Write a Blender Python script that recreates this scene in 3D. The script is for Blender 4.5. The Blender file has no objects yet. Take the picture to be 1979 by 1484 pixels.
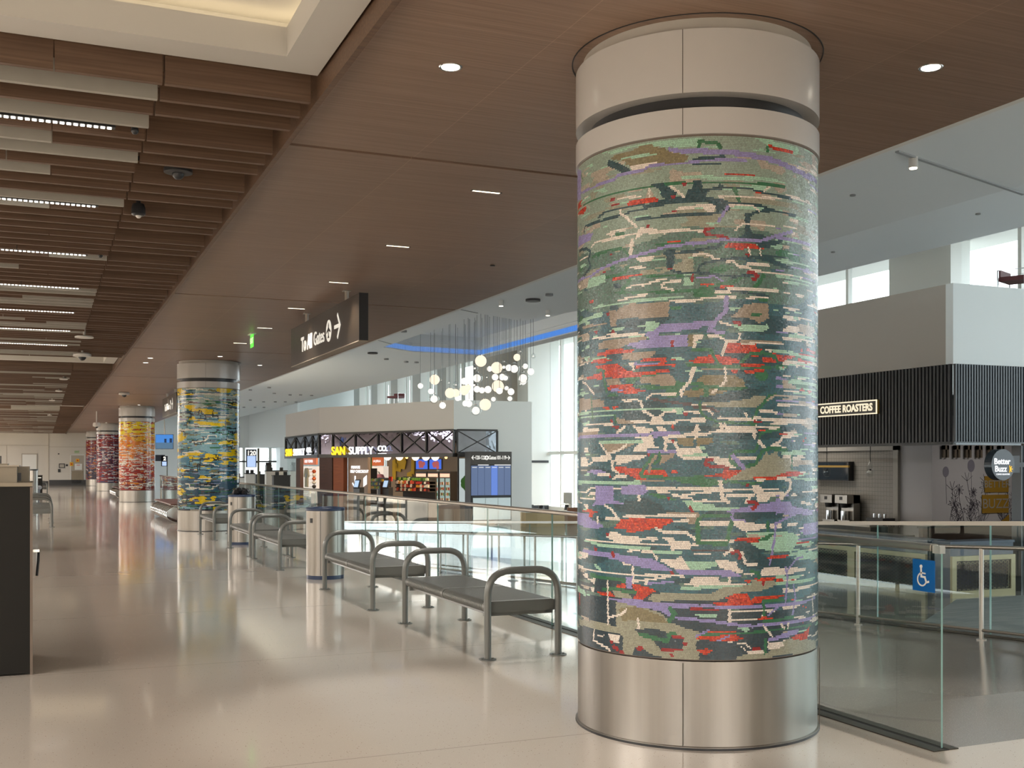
import bpy, math, random
import numpy as np
from mathutils import Vector, Matrix

# ------------------------------------------------------------ camera, world, lamps, exposure
SC = bpy.context.scene
COL = bpy.context.collection
F = 2132.0            # focal length in pixels of the 1979 x 1484 frame
EYE = 1.5
TH = math.atan(907.5 / F)
CO, SI = math.cos(TH), math.sin(TH)
cam_d = bpy.data.cameras.new('camera')
cam = bpy.data.objects.new('camera', cam_d); COL.objects.link(cam)
cam.location = (0, 0, EYE)
cam.rotation_euler = (math.pi / 2, 0, -TH)
cam_d.sensor_width = 36.0
cam_d.lens = 36.0 * F / 1979
cam_d.shift_y = (898 - 742) / 1979
cam_d.clip_start = 0.05; cam_d.clip_end = 600
SC.camera = cam

SC.view_settings.view_transform = 'Standard'
SC.view_settings.look = 'None'
SC.view_settings.gamma = 1.0
SC.view_settings.use_curve_mapping = False
SC.view_settings.exposure = 1.6
SC.cycles.max_bounces = 8
SC.cycles.diffuse_bounces = 4
SC.cycles.adaptive_threshold = 0.02
SC.cycles.glossy_bounces = 4
SC.cycles.transparent_max_bounces = 24
SC.cycles.transmission_bounces = 6
SC.cycles.sample_clamp_indirect = 4.0
SC.cycles.caustics_reflective = False
SC.cycles.caustics_refractive = False

W = bpy.data.worlds.new('sky'); SC.world = W; W.use_nodes = True
nt = W.node_tree
bg = nt.nodes['Background']
SKY = (0.88, 0.955, 1.0); SKY_S = 1.65
bg.inputs[0].default_value = SKY + (1,); bg.inputs[1].default_value = SKY_S

def lamp(name, kind, loc, energy, color, rot=(0, 0, 0), size=1.0, size_y=None, spot=None, blend=0.5):
    d = bpy.data.lights.new(name, kind); d.energy = energy; d.color = color
    if kind == 'AREA':
        d.size = size
        if size_y: d.shape = 'RECTANGLE'; d.size_y = size_y
    if kind == 'SPOT':
        d.spot_size = math.radians(spot or 60); d.spot_blend = blend; d.shadow_soft_size = size
    o = bpy.data.objects.new(name, d); COL.objects.link(o); o.location = loc; o.rotation_euler = rot
    return o
WARM = (1.0, 0.94, 0.875)
# added fill lights, out of view left of the frame and behind the viewer
for i, (lx, ly, e) in enumerate([(-8, -5, 520), (-8, 6, 520), (-8, 18, 520), (-8, 31, 620), (-8, 45, 850), (-8, 60, 950), (-8, 76, 1050), (2, -7, 520)]):
    lamp('unseen_fill_light', 'AREA', (lx, ly, 3.7), e, WARM, size=6.5)
# daylight through the tall window walls: portals guide the sky light
for (px, py, pz, sx, sy) in [(28.9, 24, 4, 12.0, 74), (24.6, 95, 5, 10, 66)]:
    p = lamp('window_portal', 'AREA', (px, py, pz), 1, (1, 1, 1), rot=(0, math.radians(90), 0), size=sx, size_y=sy)
    p.data.cycles.is_portal = True
# warm strip on top of the bulkhead that washes the white soffit
lamp('soffit_wash', 'AREA', (6.1, 45, 4.35), 110, (1, .84, .62), rot=(0, math.radians(-103), 0), size=.12, size_y=13)
# recessed downlights over the columns and the benches
for (lx, ly, e, ang) in [(2.23, 6.17, 90, 50), (4.86, 5.06, 80, 50)]:
    lamp('downlight_lamp', 'SPOT', (lx, ly, 3.8), e, WARM, size=0.05, spot=ang)
for k in range(14):
    lamp('slot_lamp', 'SPOT', (3.53, 8.86 + 2.58 * k, 3.8), 60, WARM, size=0.12, spot=95, blend=0.8)

# ------------------------------------------------------------ helpers
def tag(o, label=None, cat=None, group=None, kind=None):
    if label: o['label'] = label
    if cat: o['category'] = cat
    if group: o['group'] = group
    if kind: o['kind'] = kind
    return o

def thing(name, label, cat, loc=(0, 0, 0), rotz=0.0, group=None):
    o = bpy.data.objects.new(name, None); COL.objects.link(o)
    o.empty_display_size = 0.1
    o.location = loc; o.rotation_euler = (0, 0, rotz)
    return tag(o, label, cat, group)

class MB:
    """collects simple shapes and links them as one mesh object"""
    def __init__(s): s.v = []; s.f = []; s.m = []; s.sm = []
    def add(s, vs, fs, m=0, smooth=False):
        b = len(s.v); s.v += [tuple(p) for p in vs]
        for f in fs: s.f.append(tuple(b + i for i in f)); s.m.append(m); s.sm.append(smooth)
        return s
    def box(s, x0, x1, y0, y1, z0, z1, m=0):
        vs = [(x0, y0, z0), (x1, y0, z0), (x1, y1, z0), (x0, y1, z0), (x0, y0, z1), (x1, y0, z1), (x1, y1, z1), (x0, y1, z1)]
        return s.add(vs, [(0, 3, 2, 1), (4, 5, 6, 7), (0, 1, 5, 4), (1, 2, 6, 5), (2, 3, 7, 6), (3, 0, 4, 7)], m)
    def prism(s, poly, z0, z1, m=0, side=None):
        n = len(poly)
        a = sum(poly[i][0] * poly[(i + 1) % n][1] - poly[(i + 1) % n][0] * poly[i][1] for i in range(n))
        if a < 0: poly = poly[::-1]
        vs = [(x, y, z0) for x, y in poly] + [(x, y, z1) for x, y in poly]
        s.add(vs, [tuple(range(n - 1, -1, -1)), tuple(range(n, 2 * n))], m)
        return s.add(vs, [(i, (i + 1) % n, n + (i + 1) % n, n + i) for i in range(n)], m if side is None else side)
    def wall(s, a, b, th, z0, z1, m=0):
        """vertical slab from a to b, thickness to the left of a->b"""
        d = Vector((b[0] - a[0], b[1] - a[1])).normalized(); n = Vector((-d.y, d.x)) * th
        return s.prism([a, b, (b[0] + n.x, b[1] + n.y), (a[0] + n.x, a[1] + n.y)], z0, z1, m)
    def cyl(s, cx, cy, z0, z1, r, n=24, m=0, r2=None, smooth=True):
        r2 = r if r2 is None else r2
        vs = [(cx + r * math.cos(2 * math.pi * i / n), cy + r * math.sin(2 * math.pi * i / n), z0) for i in range(n)]
        vs += [(cx + r2 * math.cos(2 * math.pi * i / n), cy + r2 * math.sin(2 * math.pi * i / n), z1) for i in range(n)]
        s.add(vs, [(i, (i + 1) % n, n + (i + 1) % n, n + i) for i in range(n)], m, smooth)
        return s.add(vs, [tuple(range(n - 1, -1, -1)), tuple(range(n, 2 * n))], m)
    def lathe(s, prof, n=32, m=0, cx=0, cy=0, sx=1, sy=1, smooth=True):
        k = len(prof); vs = []
        for (r, z) in prof:
            vs += [(cx + sx * r * math.cos(2 * math.pi * i / n), cy + sy * r * math.sin(2 * math.pi * i / n), z) for i in range(n)]
        fs = []
        for j in range(k - 1):
            for i in range(n):
                fs.append((j * n + i, j * n + (i + 1) % n, (j + 1) * n + (i + 1) % n, (j + 1) * n + i))
        return s.add(vs, fs, m, smooth)
    def tube(s, path, r, n=10, m=0, closed=False):
        P = [Vector(p) for p in path]; k = len(P); vs = []; up = Vector((0, 0, 1))
        prev = None
        for i, p in enumerate(P):
            if i == 0: t = P[1] - P[0]
            elif i == k - 1: t = P[-1] - P[-2]
            else: t = (P[i + 1] - p).normalized() + (p - P[i - 1]).normalized()
            t = t.normalized() if t.length > 1e-9 else Vector((0, 0, 1))
            if prev is None:
                ref = Vector((1, 0, 0)) if abs(t.x) < 0.8 else Vector((0, 1, 0))
                a = t.cross(ref).normalized()
            else:
                a = (prev - t * prev.dot(t)).normalized()
            prev = a; b = t.cross(a)
            vs += [tuple(p + (a * math.cos(2 * math.pi * j / n) + b * math.sin(2 * math.pi * j / n)) * r) for j in range(n)]
        fs = [(i * n + j, i * n + (j + 1) % n, (i + 1) * n + (j + 1) % n, (i + 1) * n + j) for i in range(k - 1) for j in range(n)]
        s.add(vs, fs, m, True)
        return s.add(vs, [tuple(range(n - 1, -1, -1)), tuple(range((k - 1) * n, k * n))], m)
    def sphere(s, c, r, n=16, m=0, sz=1.0):
        k = n // 2; vs = [(c[0], c[1], c[2] - r * sz)]
        for j in range(1, k):
            a = math.pi * j / k
            vs += [(c[0] + r * math.sin(a) * math.cos(2 * math.pi * i / n), c[1] + r * math.sin(a) * math.sin(2 * math.pi * i / n), c[2] - r * sz * math.cos(a)) for i in range(n)]
        vs.append((c[0], c[1], c[2] + r * sz)); L = len(vs) - 1
        fs = [(0, 1 + (i + 1) % n, 1 + i) for i in range(n)]
        for j in range(k - 2):
            fs += [(1 + j * n + i, 1 + j * n + (i + 1) % n, 1 + (j + 1) * n + (i + 1) % n, 1 + (j + 1) * n + i) for i in range(n)]
        fs += [(L, 1 + (k - 2) * n + i, 1 + (k - 2) * n + (i + 1) % n) for i in range(n)]
        return s.add(vs, fs, m, True)
    # flat marks on a plane that faces -y: coordinates are x (right) and z (up)
    def mark(s, poly, y, t=0.004, m=0):
        n = len(poly)
        a = sum(poly[i][0] * poly[(i + 1) % n][1] - poly[(i + 1) % n][0] * poly[i][1] for i in range(n))
        if a < 0: poly = poly[::-1]
        vs = [(x, y - t, z) for x, z in poly] + [(x, y, z) for x, z in poly]
        s.add(vs, [tuple(range(n)), tuple(range(2 * n - 1, n - 1, -1))], m)
        return s.add(vs, [(i, n + i, n + (i + 1) % n, (i + 1) % n) for i in range(n)], m)
    def line(s, pts, w, y, t=0.004, m=0):
        for q_, (a, b) in enumerate(zip(pts[:-1], pts[1:])):
            d = Vector((b[0] - a[0], b[1] - a[1])); y -= 0.0003
            if d.length < 1e-9: continue
            d.normalize(); nx, nz = -d.y * w / 2, d.x * w / 2; ex, ez = d.x * w / 2, d.y * w / 2
            s.mark([(a[0] - ex + nx, a[1] - ez + nz), (a[0] - ex - nx, a[1] - ez - nz), (b[0] + ex - nx, b[1] + ez - nz), (b[0] + ex + nx, b[1] + ez + nz)], y, t, m)
        return s
    def disc(s, cx, cz, r, y, t=0.004, m=0, n=20, rx=1.0):
        return s.mark([(cx + rx * r * math.cos(2 * math.pi * i / n), cz + r * math.sin(2 * math.pi * i / n)) for i in range(n)], y, t, m)
    def mesh(s, name, mats):
        me = bpy.data.meshes.new(name)
        me.from_pydata(s.v, [], s.f)
        for x in (mats if isinstance(mats, (list, tuple)) else [mats]): me.materials.append(x)
        me.polygons.foreach_set('material_index', s.m)
        me.polygons.foreach_set('use_smooth', s.sm)
        me.update()
        if any(s.sm): me.set_sharp_from_angle(angle=math.radians(38))
        return me
    def build(s, name, mats, parent=None, loc=(0, 0, 0), label=None):
        o = bpy.data.objects.new(name, s.mesh(name, mats)); COL.objects.link(o)
        o.location = loc
        if parent is not None: o.parent = parent
        if label: o['label'] = label
        return o

def struct(name, mb, mats):
    o = mb.build(name, mats); o['kind'] = 'structure'; return o

def kids(o): return [c for c in o.children]
def copy_tree(o, parent=None):
    c = o.copy(); COL.objects.link(c)
    if parent is not None: c.parent = parent
    for ch in kids(o): copy_tree(ch, c)
    return c
def dup(o, loc, rotz=None, label=None, group=None):
    ks = [k for k in o.children]
    c = o.copy(); COL.objects.link(c); c.location = loc
    if rotz is not None: c.rotation_euler = (0, 0, rotz)
    if label: c['label'] = label
    if group: c['group'] = group
    for ch in ks:
        d = ch.copy(); COL.objects.link(d); d.parent = c
        for g in [q for q in ch.children]:
            e = g.copy(); COL.objects.link(e); e.parent = d
    return c

def text(body, size, x, y, z, mat, parent, name='lettering', sx=1.0, ext=0.004, align='CENTER', bold=0.0, label=None):
    """lettering on a plane that faces -y of its parent"""
    cu = bpy.data.curves.new('t', 'FONT'); cu.body = body; cu.size = size; cu.extrude = ext
    cu.align_x = align; cu.align_y = 'CENTER'; cu.offset = bold; cu.resolution_u = 3
    to = bpy.data.objects.new('t', cu); COL.objects.link(to)
    bpy.context.view_layer.update()
    me = bpy.data.meshes.new_from_object(to.evaluated_get(bpy.context.evaluated_depsgraph_get()))
    bpy.data.objects.remove(to); bpy.data.curves.remove(cu)
    me.transform(Matrix.Translation((x, y, z)) @ Matrix.Rotation(math.pi / 2, 4, 'X') @ Matrix.Diagonal((sx, 1, 1, 1)))
    me.materials.clear(); me.materials.append(mat)
    o = bpy.data.objects.new(name, me); COL.objects.link(o); o.parent = parent
    if label: o['label'] = label
    return o

def plane_pt(px, a, b):
    """where the vertical plane through image column px meets the ground line a-b"""
    k = (px - 989.5) / F
    rx, ry = k * CO + SI, -k * SI + CO
    dx, dy = b[0] - a[0], b[1] - a[1]
    det = rx * (-dy) + dx * ry
    t = (a[0] * (-dy) + dx * a[1]) / det
    return (rx * t, ry * t), t          # point, depth
def zz(py, depth): return EYE + (898 - py) * depth / F

# ------------------------------------------------------------ materials
MATS = {}
def pm(name, col, rough=0.5, metal=0.0, var=0.06, scale=8.0, emit=None, es=0.0, spec=0.5, stretch=None, coat=0.0, bump=0.0):
    m = bpy.data.materials.new(name); m.use_nodes = True; t = m.node_tree; N = t.nodes; b = N['Principled BSDF']
    b.inputs['Roughness'].default_value = rough; b.inputs['Metallic'].default_value = metal
    b.inputs['Specular IOR Level'].default_value = spec
    b.inputs['Coat Weight'].default_value = coat
    tc = N.new('ShaderNodeTexCoord'); mp = N.new('ShaderNodeMapping'); t.links.new(tc.outputs['Object'], mp.inputs['Vector'])
    if stretch: mp.inputs['Scale'].default_value = stretch
    no = N.new('ShaderNodeTexNoise'); no.inputs['Scale'].default_value = scale; no.inputs['Detail'].default_value = 4
    t.links.new(mp.outputs['Vector'], no.inputs['Vector'])
    mx = N.new('ShaderNodeMix'); mx.data_type = 'RGBA'
    mx.inputs['A'].default_value = tuple(c * (1 - var) for c in col) + (1,)
    mx.inputs['B'].default_value = tuple(min(1, c * (1 + var)) for c in col) + (1,)
    t.links.new(no.outputs['Fac'], mx.inputs['Factor']); t.links.new(mx.outputs['Result'], b.inputs['Base Color'])
    if bump:
        bp = N.new('ShaderNodeBump'); bp.inputs['Strength'].default_value = bump; bp.inputs['Distance'].default_value = 0.002
        t.links.new(no.outputs['Fac'], bp.inputs['Height']); t.links.new(bp.outputs['Normal'], b.inputs['Normal'])
    if emit:
        b.inputs['Emission Color'].default_value = tuple(emit) + (1,); b.inputs['Emission Strength'].default_value = es
    MATS[name] = m; return m

def srgb(h):
    h = h.lstrip('#'); v = [int(h[i:i + 2], 16) / 255 for i in (0, 2, 4)]
    return tuple(c / 12.92 if c <= 0.04045 else ((c + 0.055) / 1.055) ** 2.4 for c in v)

def wood_mat(name, c1, c2, along='X', rough=0.42, seams=False):
    m = bpy.data.materials.new(name); m.use_nodes = True; t = m.node_tree; N = t.nodes; b = N['Principled BSDF']
    tc = N.new('ShaderNodeTexCoord'); mp = N.new('ShaderNodeMapping'); t.links.new(tc.outputs['Object'], mp.inputs['Vector'])
    mp.inputs['Scale'].default_value = (1.2, 60, 60) if along == 'X' else ((60, 1.2, 60) if along == 'Y' else (60, 60, 1.2))
    no = N.new('ShaderNodeTexNoise'); no.inputs['Scale'].default_value = 1.0; no.inputs['Detail'].default_value = 5
    t.links.new(mp.outputs['Vector'], no.inputs['Vector'])
    cr = N.new('ShaderNodeValToRGB'); cr.color_ramp.elements[0].position = 0.3; cr.color_ramp.elements[1].position = 0.7
    cr.color_ramp.elements[0].color = c1 + (1,); cr.color_ramp.elements[1].color = c2 + (1,)
    t.links.new(no.outputs['Fac'], cr.inputs['Fac'])
    out = cr.outputs['Color']
    if seams:   # veneer panels change tone from one panel to the next, fine perforation dots
        mp2 = N.new('ShaderNodeMapping'); t.links.new(tc.outputs['Object'], mp2.inputs['Vector'])
        br = N.new('ShaderNodeTexBrick'); br.offset = 0.0
        mp2.inputs['Location'].default_value = (-2.62 + 1.9 * 3, 0.84, 0)
        br.inputs['Scale'].default_value = 1.0; br.inputs['Brick Width'].default_value = 1.9; br.inputs['Row Height'].default_value = 1.283
        br.inputs['Mortar Size'].default_value = 0.0022; br.inputs['Mortar Smooth'].default_value = 0.0
        br.inputs['Color1'].default_value = (0.93, 0.93, 0.93, 1); br.inputs['Color2'].default_value = (1.07, 1.05, 1.03, 1); br.inputs['Mortar'].default_value = (1.5, 1.5, 1.45, 1)
        t.links.new(mp2.outputs['Vector'], br.inputs['Vector'])
        mu = N.new('ShaderNodeMix'); mu.data_type = 'RGBA'; mu.blend_type = 'MULTIPLY'; mu.inputs['Factor'].default_value = 1
        t.links.new(out, mu.inputs['A']); t.links.new(br.outputs['Color'], mu.inputs['B']); out = mu.outputs['Result']
    t.links.new(out, b.inputs['Base Color']); b.inputs['Roughness'].default_value = rough
    return m

def terrazzo(name, base, chip_d, chip_l, rough, seam=None, scale=40.0, thr=0.18):
    m = bpy.data.materials.new(name); m.use_nodes = True; t = m.node_tree; N = t.nodes; b = N['Principled BSDF']
    tc = N.new('ShaderNodeTexCoord')
    vo = N.new('ShaderNodeTexVoronoi'); vo.inputs['Scale'].default_value = scale; t.links.new(tc.outputs['Object'], vo.inputs['Vector'])
    lt = N.new('ShaderNodeMath'); lt.operation = 'LESS_THAN'; lt.inputs[1].default_value = thr; t.links.new(vo.outputs['Distance'], lt.inputs[0])
    sp = N.new('ShaderNodeSeparateColor'); t.links.new(vo.outputs['Color'], sp.inputs['Color'])
    g = N.new('ShaderNodeMath'); g.operation = 'GREATER_THAN'; g.inputs[1].default_value = 0.80; t.links.new(sp.outputs['Red'], g.inputs[0])
    mu = N.new('ShaderNodeMath'); mu.operation = 'MULTIPLY'; t.links.new(lt.outputs[0], mu.inputs[0]); t.links.new(g.outputs[0], mu.inputs[1])
    no = N.new('ShaderNodeTexNoise'); no.inputs['Scale'].default_value = 0.7; no.inputs['Detail'].default_value = 3; t.links.new(tc.outputs['Object'], no.inputs['Vector'])
    m0 = N.new('ShaderNodeMix'); m0.data_type = 'RGBA'
    m0.inputs['A'].default_value = tuple(c * 0.94 for c in base) + (1,); m0.inputs['B'].default_value = tuple(c * 1.06 for c in base) + (1,)
    t.links.new(no.outputs['Fac'], m0.inputs['Factor'])
    n2 = N.new('ShaderNodeTexNoise'); n2.inputs['Scale'].default_value = 180; t.links.new(tc.outputs['Object'], n2.inputs['Vector'])
    m1 = N.new('ShaderNodeMix'); m1.data_type = 'RGBA'; m1.inputs['B'].default_value = chip_l + (1,)
    g2 = N.new('ShaderNodeMapRange'); g2.inputs['From Min'].default_value = 0.62; g2.inputs['From Max'].default_value = 0.7; t.links.new(n2.outputs['Fac'], g2.inputs['Value'])
    t.links.new(g2.outputs['Result'], m1.inputs['Factor']); t.links.new(m0.outputs['Result'], m1.inputs['A'])
    m2 = N.new('ShaderNodeMix'); m2.data_type = 'RGBA'; m2.inputs['B'].default_value = chip_d + (1,)
    t.links.new(mu.outputs[0], m2.inputs['Factor']); t.links.new(m1.outputs['Result'], m2.inputs['A'])
    out = m2.outputs['Result']
    if seam:
        br = N.new('ShaderNodeTexBrick'); br.offset = 0
        mp = N.new('ShaderNodeMapping'); mp.inputs['Location'].default_value = seam[2]; t.links.new(tc.outputs['Object'], mp.inputs['Vector'])
        t.links.new(mp.outputs['Vector'], br.inputs['Vector'])
        br.inputs['Scale'].default_value = 1; br.inputs['Brick Width'].default_value = seam[0]; br.inputs['Row Height'].default_value = seam[1]
        br.inputs['Mortar Size'].default_value = 0.004; br.inputs['Mortar Smooth'].default_value = 0
        m3 = N.new('ShaderNodeMix'); m3.data_type = 'RGBA'; m3.inputs['B'].default_value = tuple(c * 0.62 for c in base) + (1,)
        t.links.new(br.outputs['Fac'], m3.inputs['Factor']); t.links.new(out, m3.inputs['A']); out = m3.outputs['Result']
    t.links.new(out, b.inputs['Base Color'])
    # slightly uneven polish
    r = N.new('ShaderNodeMapRange'); r.inputs['To Min'].default_value = rough * 0.7; r.inputs['To Max'].default_value = rough * 1.3
    t.links.new(no.outputs['Fac'], r.inputs['Value']); t.links.new(r.outputs['Result'], b.inputs['Roughness'])
    b.inputs['Specular IOR Level'].default_value = 0.6
    n3 = N.new('ShaderNodeTexNoise'); n3.inputs['Scale'].default_value = 2.2; n3.inputs['Detail'].default_value = 1; t.links.new(tc.outputs['Object'], n3.inputs['Vector'])
    bp = N.new('ShaderNodeBump'); bp.inputs['Strength'].default_value = 0.12; bp.inputs['Distance'].default_value = 0.004
    t.links.new(n3.outputs['Fac'], bp.inputs['Height']); t.links.new(bp.outputs['Normal'], b.inputs['Normal'])
    return m

def glass_mat(name, tint, ior=1.45, rough=0.0, edge=None):
    m = bpy.data.materials.new(name); m.use_nodes = True; t = m.node_tree; N = t.nodes
    N.remove(N['Principled BSDF']); out = N['Material Output']
    tr = N.new('ShaderNodeBsdfTransparent'); tr.inputs[0].default_value = tint + (1,)
    gl = N.new('ShaderNodeBsdfGlossy'); gl.inputs['Roughness'].default_value = rough; gl.inputs[0].default_value = (0.95, 1, 0.98, 1)
    fr = N.new('ShaderNodeFresnel'); fr.inputs[0].default_value = ior
    geo = N.new('ShaderNodeNewGeometry')
    mf = N.new('ShaderNodeMath'); mf.operation = 'SUBTRACT'; mf.inputs[0].default_value = 1.0; t.links.new(geo.outputs['Backfacing'], mf.inputs[1])
    m2 = N.new('ShaderNodeMath'); m2.operation = 'MULTIPLY'; t.links.new(fr.outputs[0], m2.inputs[0]); t.links.new(mf.outputs[0], m2.inputs[1])
    m3 = N.new('ShaderNodeMath'); m3.operation = 'MULTIPLY'; m3.inputs[1].default_value = 1.6; m3.use_clamp = True; t.links.new(m2.outputs[0], m3.inputs[0])
    mx = N.new('ShaderNodeMixShader'); t.links.new(m3.outputs[0], mx.inputs[0]); t.links.new(tr.outputs[0], mx.inputs[1]); t.links.new(gl.outputs[0], mx.inputs[2])
    t.links.new(mx.outputs[0], out.inputs[0]); return m

def steel_mat(name, col=(0.62, 0.58, 0.53), rough=0.28, scale=(4, 4, 0.02)):
    m = pm(name, col, rough, 1.0, 0.16, 5.0, stretch=scale); t = m.node_tree; b = t.nodes['Principled BSDF']
    no = [n for n in t.nodes if n.type == 'TEX_NOISE'][0]
    r = t.nodes.new('ShaderNodeMapRange'); r.inputs['To Min'].default_value = rough * 0.6; r.inputs['To Max'].default_value = rough * 1.5
    t.links.new(no.outputs['Fac'], r.inputs['Value']); t.links.new(r.outputs['Result'], b.inputs['Roughness'])
    return m

EK = 0.42      # lamps and screens are set for the camera exposure
def emis(name, col, s):
    m = pm(name, tuple(0.25 * c for c in col), 0.5, 0, 0.0, emit=col, es=s * EK); return m

WOODC = wood_mat('ceiling_wood', (0.20, 0.130, 0.092), (0.285, 0.193, 0.142), 'X', 0.42, seams=True)
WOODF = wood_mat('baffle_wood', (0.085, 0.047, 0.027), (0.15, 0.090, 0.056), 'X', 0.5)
WOODL = wood_mat('light_wood', srgb('#8a6f5c'), srgb('#a58b75'), 'Z', 0.5)
WOODS = wood_mat('seat_wood', srgb('#4c2a22'), srgb('#70433a'), 'Y', 0.4)
GREYF = pm('baffle_grey', (0.34, 0.325, 0.285), 0.6)
SOFF = pm('white_plaster', (0.50, 0.485, 0.45), 0.7, var=0.015, scale=0.6)
WHITE = pm('white_wall', (0.74, 0.75, 0.72), 0.6, var=0.015, scale=0.5)
COOLW = pm('cool_white_wall', (0.78, 0.82, 0.82), 0.6, var=0.015, scale=0.5)
TAUPE = pm('taupe_wall', (0.36, 0.33, 0.29), 0.7, var=0.02, scale=0.5)
BEIGE = pm('beige_wall', (0.60, 0.57, 0.51), 0.7, var=0.02, scale=0.5)
BLACK = pm('black_void', (0.012, 0.011, 0.010), 0.7)
BLKM = pm('black_metal', (0.02, 0.021, 0.023), 0.4)
DARKG = pm('dark_grey_panel', (0.045, 0.045, 0.045), 0.45)
SIGNB = pm('sign_brown', (0.022, 0.015, 0.009), 0.35, spec=0.25)
SIGNW = emis('sign_white', (1.0, 0.93, 0.80), 0.55)
CAPW = pm('column_white_enamel', (0.50, 0.49, 0.47), 0.22, var=0.01)
STEEL = steel_mat('brushed_steel', (0.36, 0.34, 0.31), 0.34)
STEELP = pm('rail_steel', (0.42, 0.39, 0.35), 0.30, 0.9, 0.03)
GREYP = pm('grey_powder_coat', (0.175, 0.18, 0.168), 0.32, 0.25, 0.04)
CHROME = pm('chrome', (0.75, 0.75, 0.75), 0.12, 1.0)
FLOOR = terrazzo('terrazzo_cream', (0.56, 0.50, 0.43), (0.26, 0.19, 0.14), (0.70, 0.62, 0.54), 0.085, seam=(6.1, 3.05, (0.8, 0.6, 0)), scale=58.0, thr=0.17)
FLOORG = terrazzo('terrazzo_grey', (0.25, 0.23, 0.205), (0.08, 0.07, 0.06), (0.50, 0.46, 0.42), 0.16, scale=90)
FLOORL = terrazzo('terrazzo_lower_hall', (0.25, 0.24, 0.22), (0.12, 0.10, 0.08), (0.5, 0.46, 0.42), 0.09, seam=(6.1, 6.1, (0, 0, 0)))
GLASS = glass_mat('clear_glass', (0.93, 0.955, 0.945), 1.42)
GLASSW = glass_mat('window_glass', (0.96, 0.98, 0.98), 1.3)
GLASSB = glass_mat('bubble_glass', (0.93, 0.94, 0.94), 1.5)
GEDGE = pm('glass_edge_green', (0.24, 0.42, 0.39), 0.1, var=0.03)
TRIMD = pm('dark_bronze_trim', (0.075, 0.068, 0.055), 0.35, 0.6)
OPAL = emis('opal_globe_glow', (1.0, 0.80, 0.60), 0.95)
OPALW = emis('white_globe_glow', (1.0, 0.93, 0.84), 0.95)

# ------------------------------------------------------------ the setting
XL, XR = 1.62, 5.80        # flat wood ceiling strip
ZC = 3.86
ZL = -1.25                 # lower hall floor
RY0, RSL = 5.4, 0.0484     # the ramp starts here and falls by this slope
RXE = 8.2
def ramp_z(y): return -max(0.0, min(y - RY0, -ZL / RSL)) * RSL
RY1 = RY0 - ZL / RSL

m = MB(); m.prism([(-14, -12), (30, -12), (30, 4.46), (4.42, 4.46), (4.42, 90), (-14, 90)], -0.3, 0); struct('floor', m, FLOOR)
m = MB()
m.add([(4.42, 4.46, 0), (RXE, 4.46, 0), (RXE, RY0, 0), (4.42, RY0, 0), (RXE, RY1, ZL), (4.42, RY1, ZL),
       (4.42, 4.46, ZL - .2), (RXE, 4.46, ZL - .2), (RXE, RY1, ZL - .2), (4.42, RY1, ZL - .2)],
      [(0, 1, 2, 3), (3, 2, 4, 5), (1, 7, 8, 4, 2), (6, 9, 8, 7), (0, 3, 5, 9, 6), (5, 4, 8, 9), (0, 6, 7, 1)])
struct('floor_ramp', m, FLOORG)
m = MB(); m.prism([(RXE, 4.46), (40, 4.46), (40, 140), (4.42, 140), (4.42, RY1), (RXE, RY1)], ZL - 0.3, ZL); struct('floor_lower', m, FLOORL)
# darker strips let into the floor at the head of the ramp
m = MB()
for y in (4.28, 3.95, 3.62): m.box(4.9, 8.6, y, y + 0.05, 0.0, 0.004)
struct('trim_1', m, TRIMD)
# carpet in front of the cafe
CARPET = wood_mat('striped_carpet', (0.10, 0.12, 0.14), (0.34, 0.35, 0.33), 'X', 0.9)
m = MB(); m.prism([(12.5, 8.5), (30, 8.5), (30, 17.1), (17.1, 17.1), (13.6, 14.5)], ZL, ZL + 0.012); struct('floor_carpet', m, CARPET)

# flat wood ceiling, cut by open joints every 7.7 m
m = MB(); ys = [-6.9 + 0.0] ; cuts = [-7.3, 0.4, 8.11, 15.8, 23.5, 31.2, 38.9, 46.6, 54.3, 62.0, 69.7, 77.4, 84]
for a, b in zip(cuts[:-1], cuts[1:]): m.box(XL, XR, a + 0.028, b - 0.028, ZC, ZC + 0.09)
m.box(XL, XR, 84, 88, ZC, ZC + 0.09)
struct('ceiling', m, WOODC)
m = MB(); m.box(XL, XR, -12, 88, ZC + 0.16, ZC + 0.2); struct('ceiling_void', m, BLACK)
# raised dark ceiling above the baffles
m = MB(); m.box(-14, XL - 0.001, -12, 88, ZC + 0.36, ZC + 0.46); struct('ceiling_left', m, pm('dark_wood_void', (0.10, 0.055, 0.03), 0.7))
m = MB(); m.box(XL - 0.05, XL - 0.012, -12, 88, ZC - 0.10, ZC + 0.36); struct('trim_2', m, WOODF)

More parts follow.
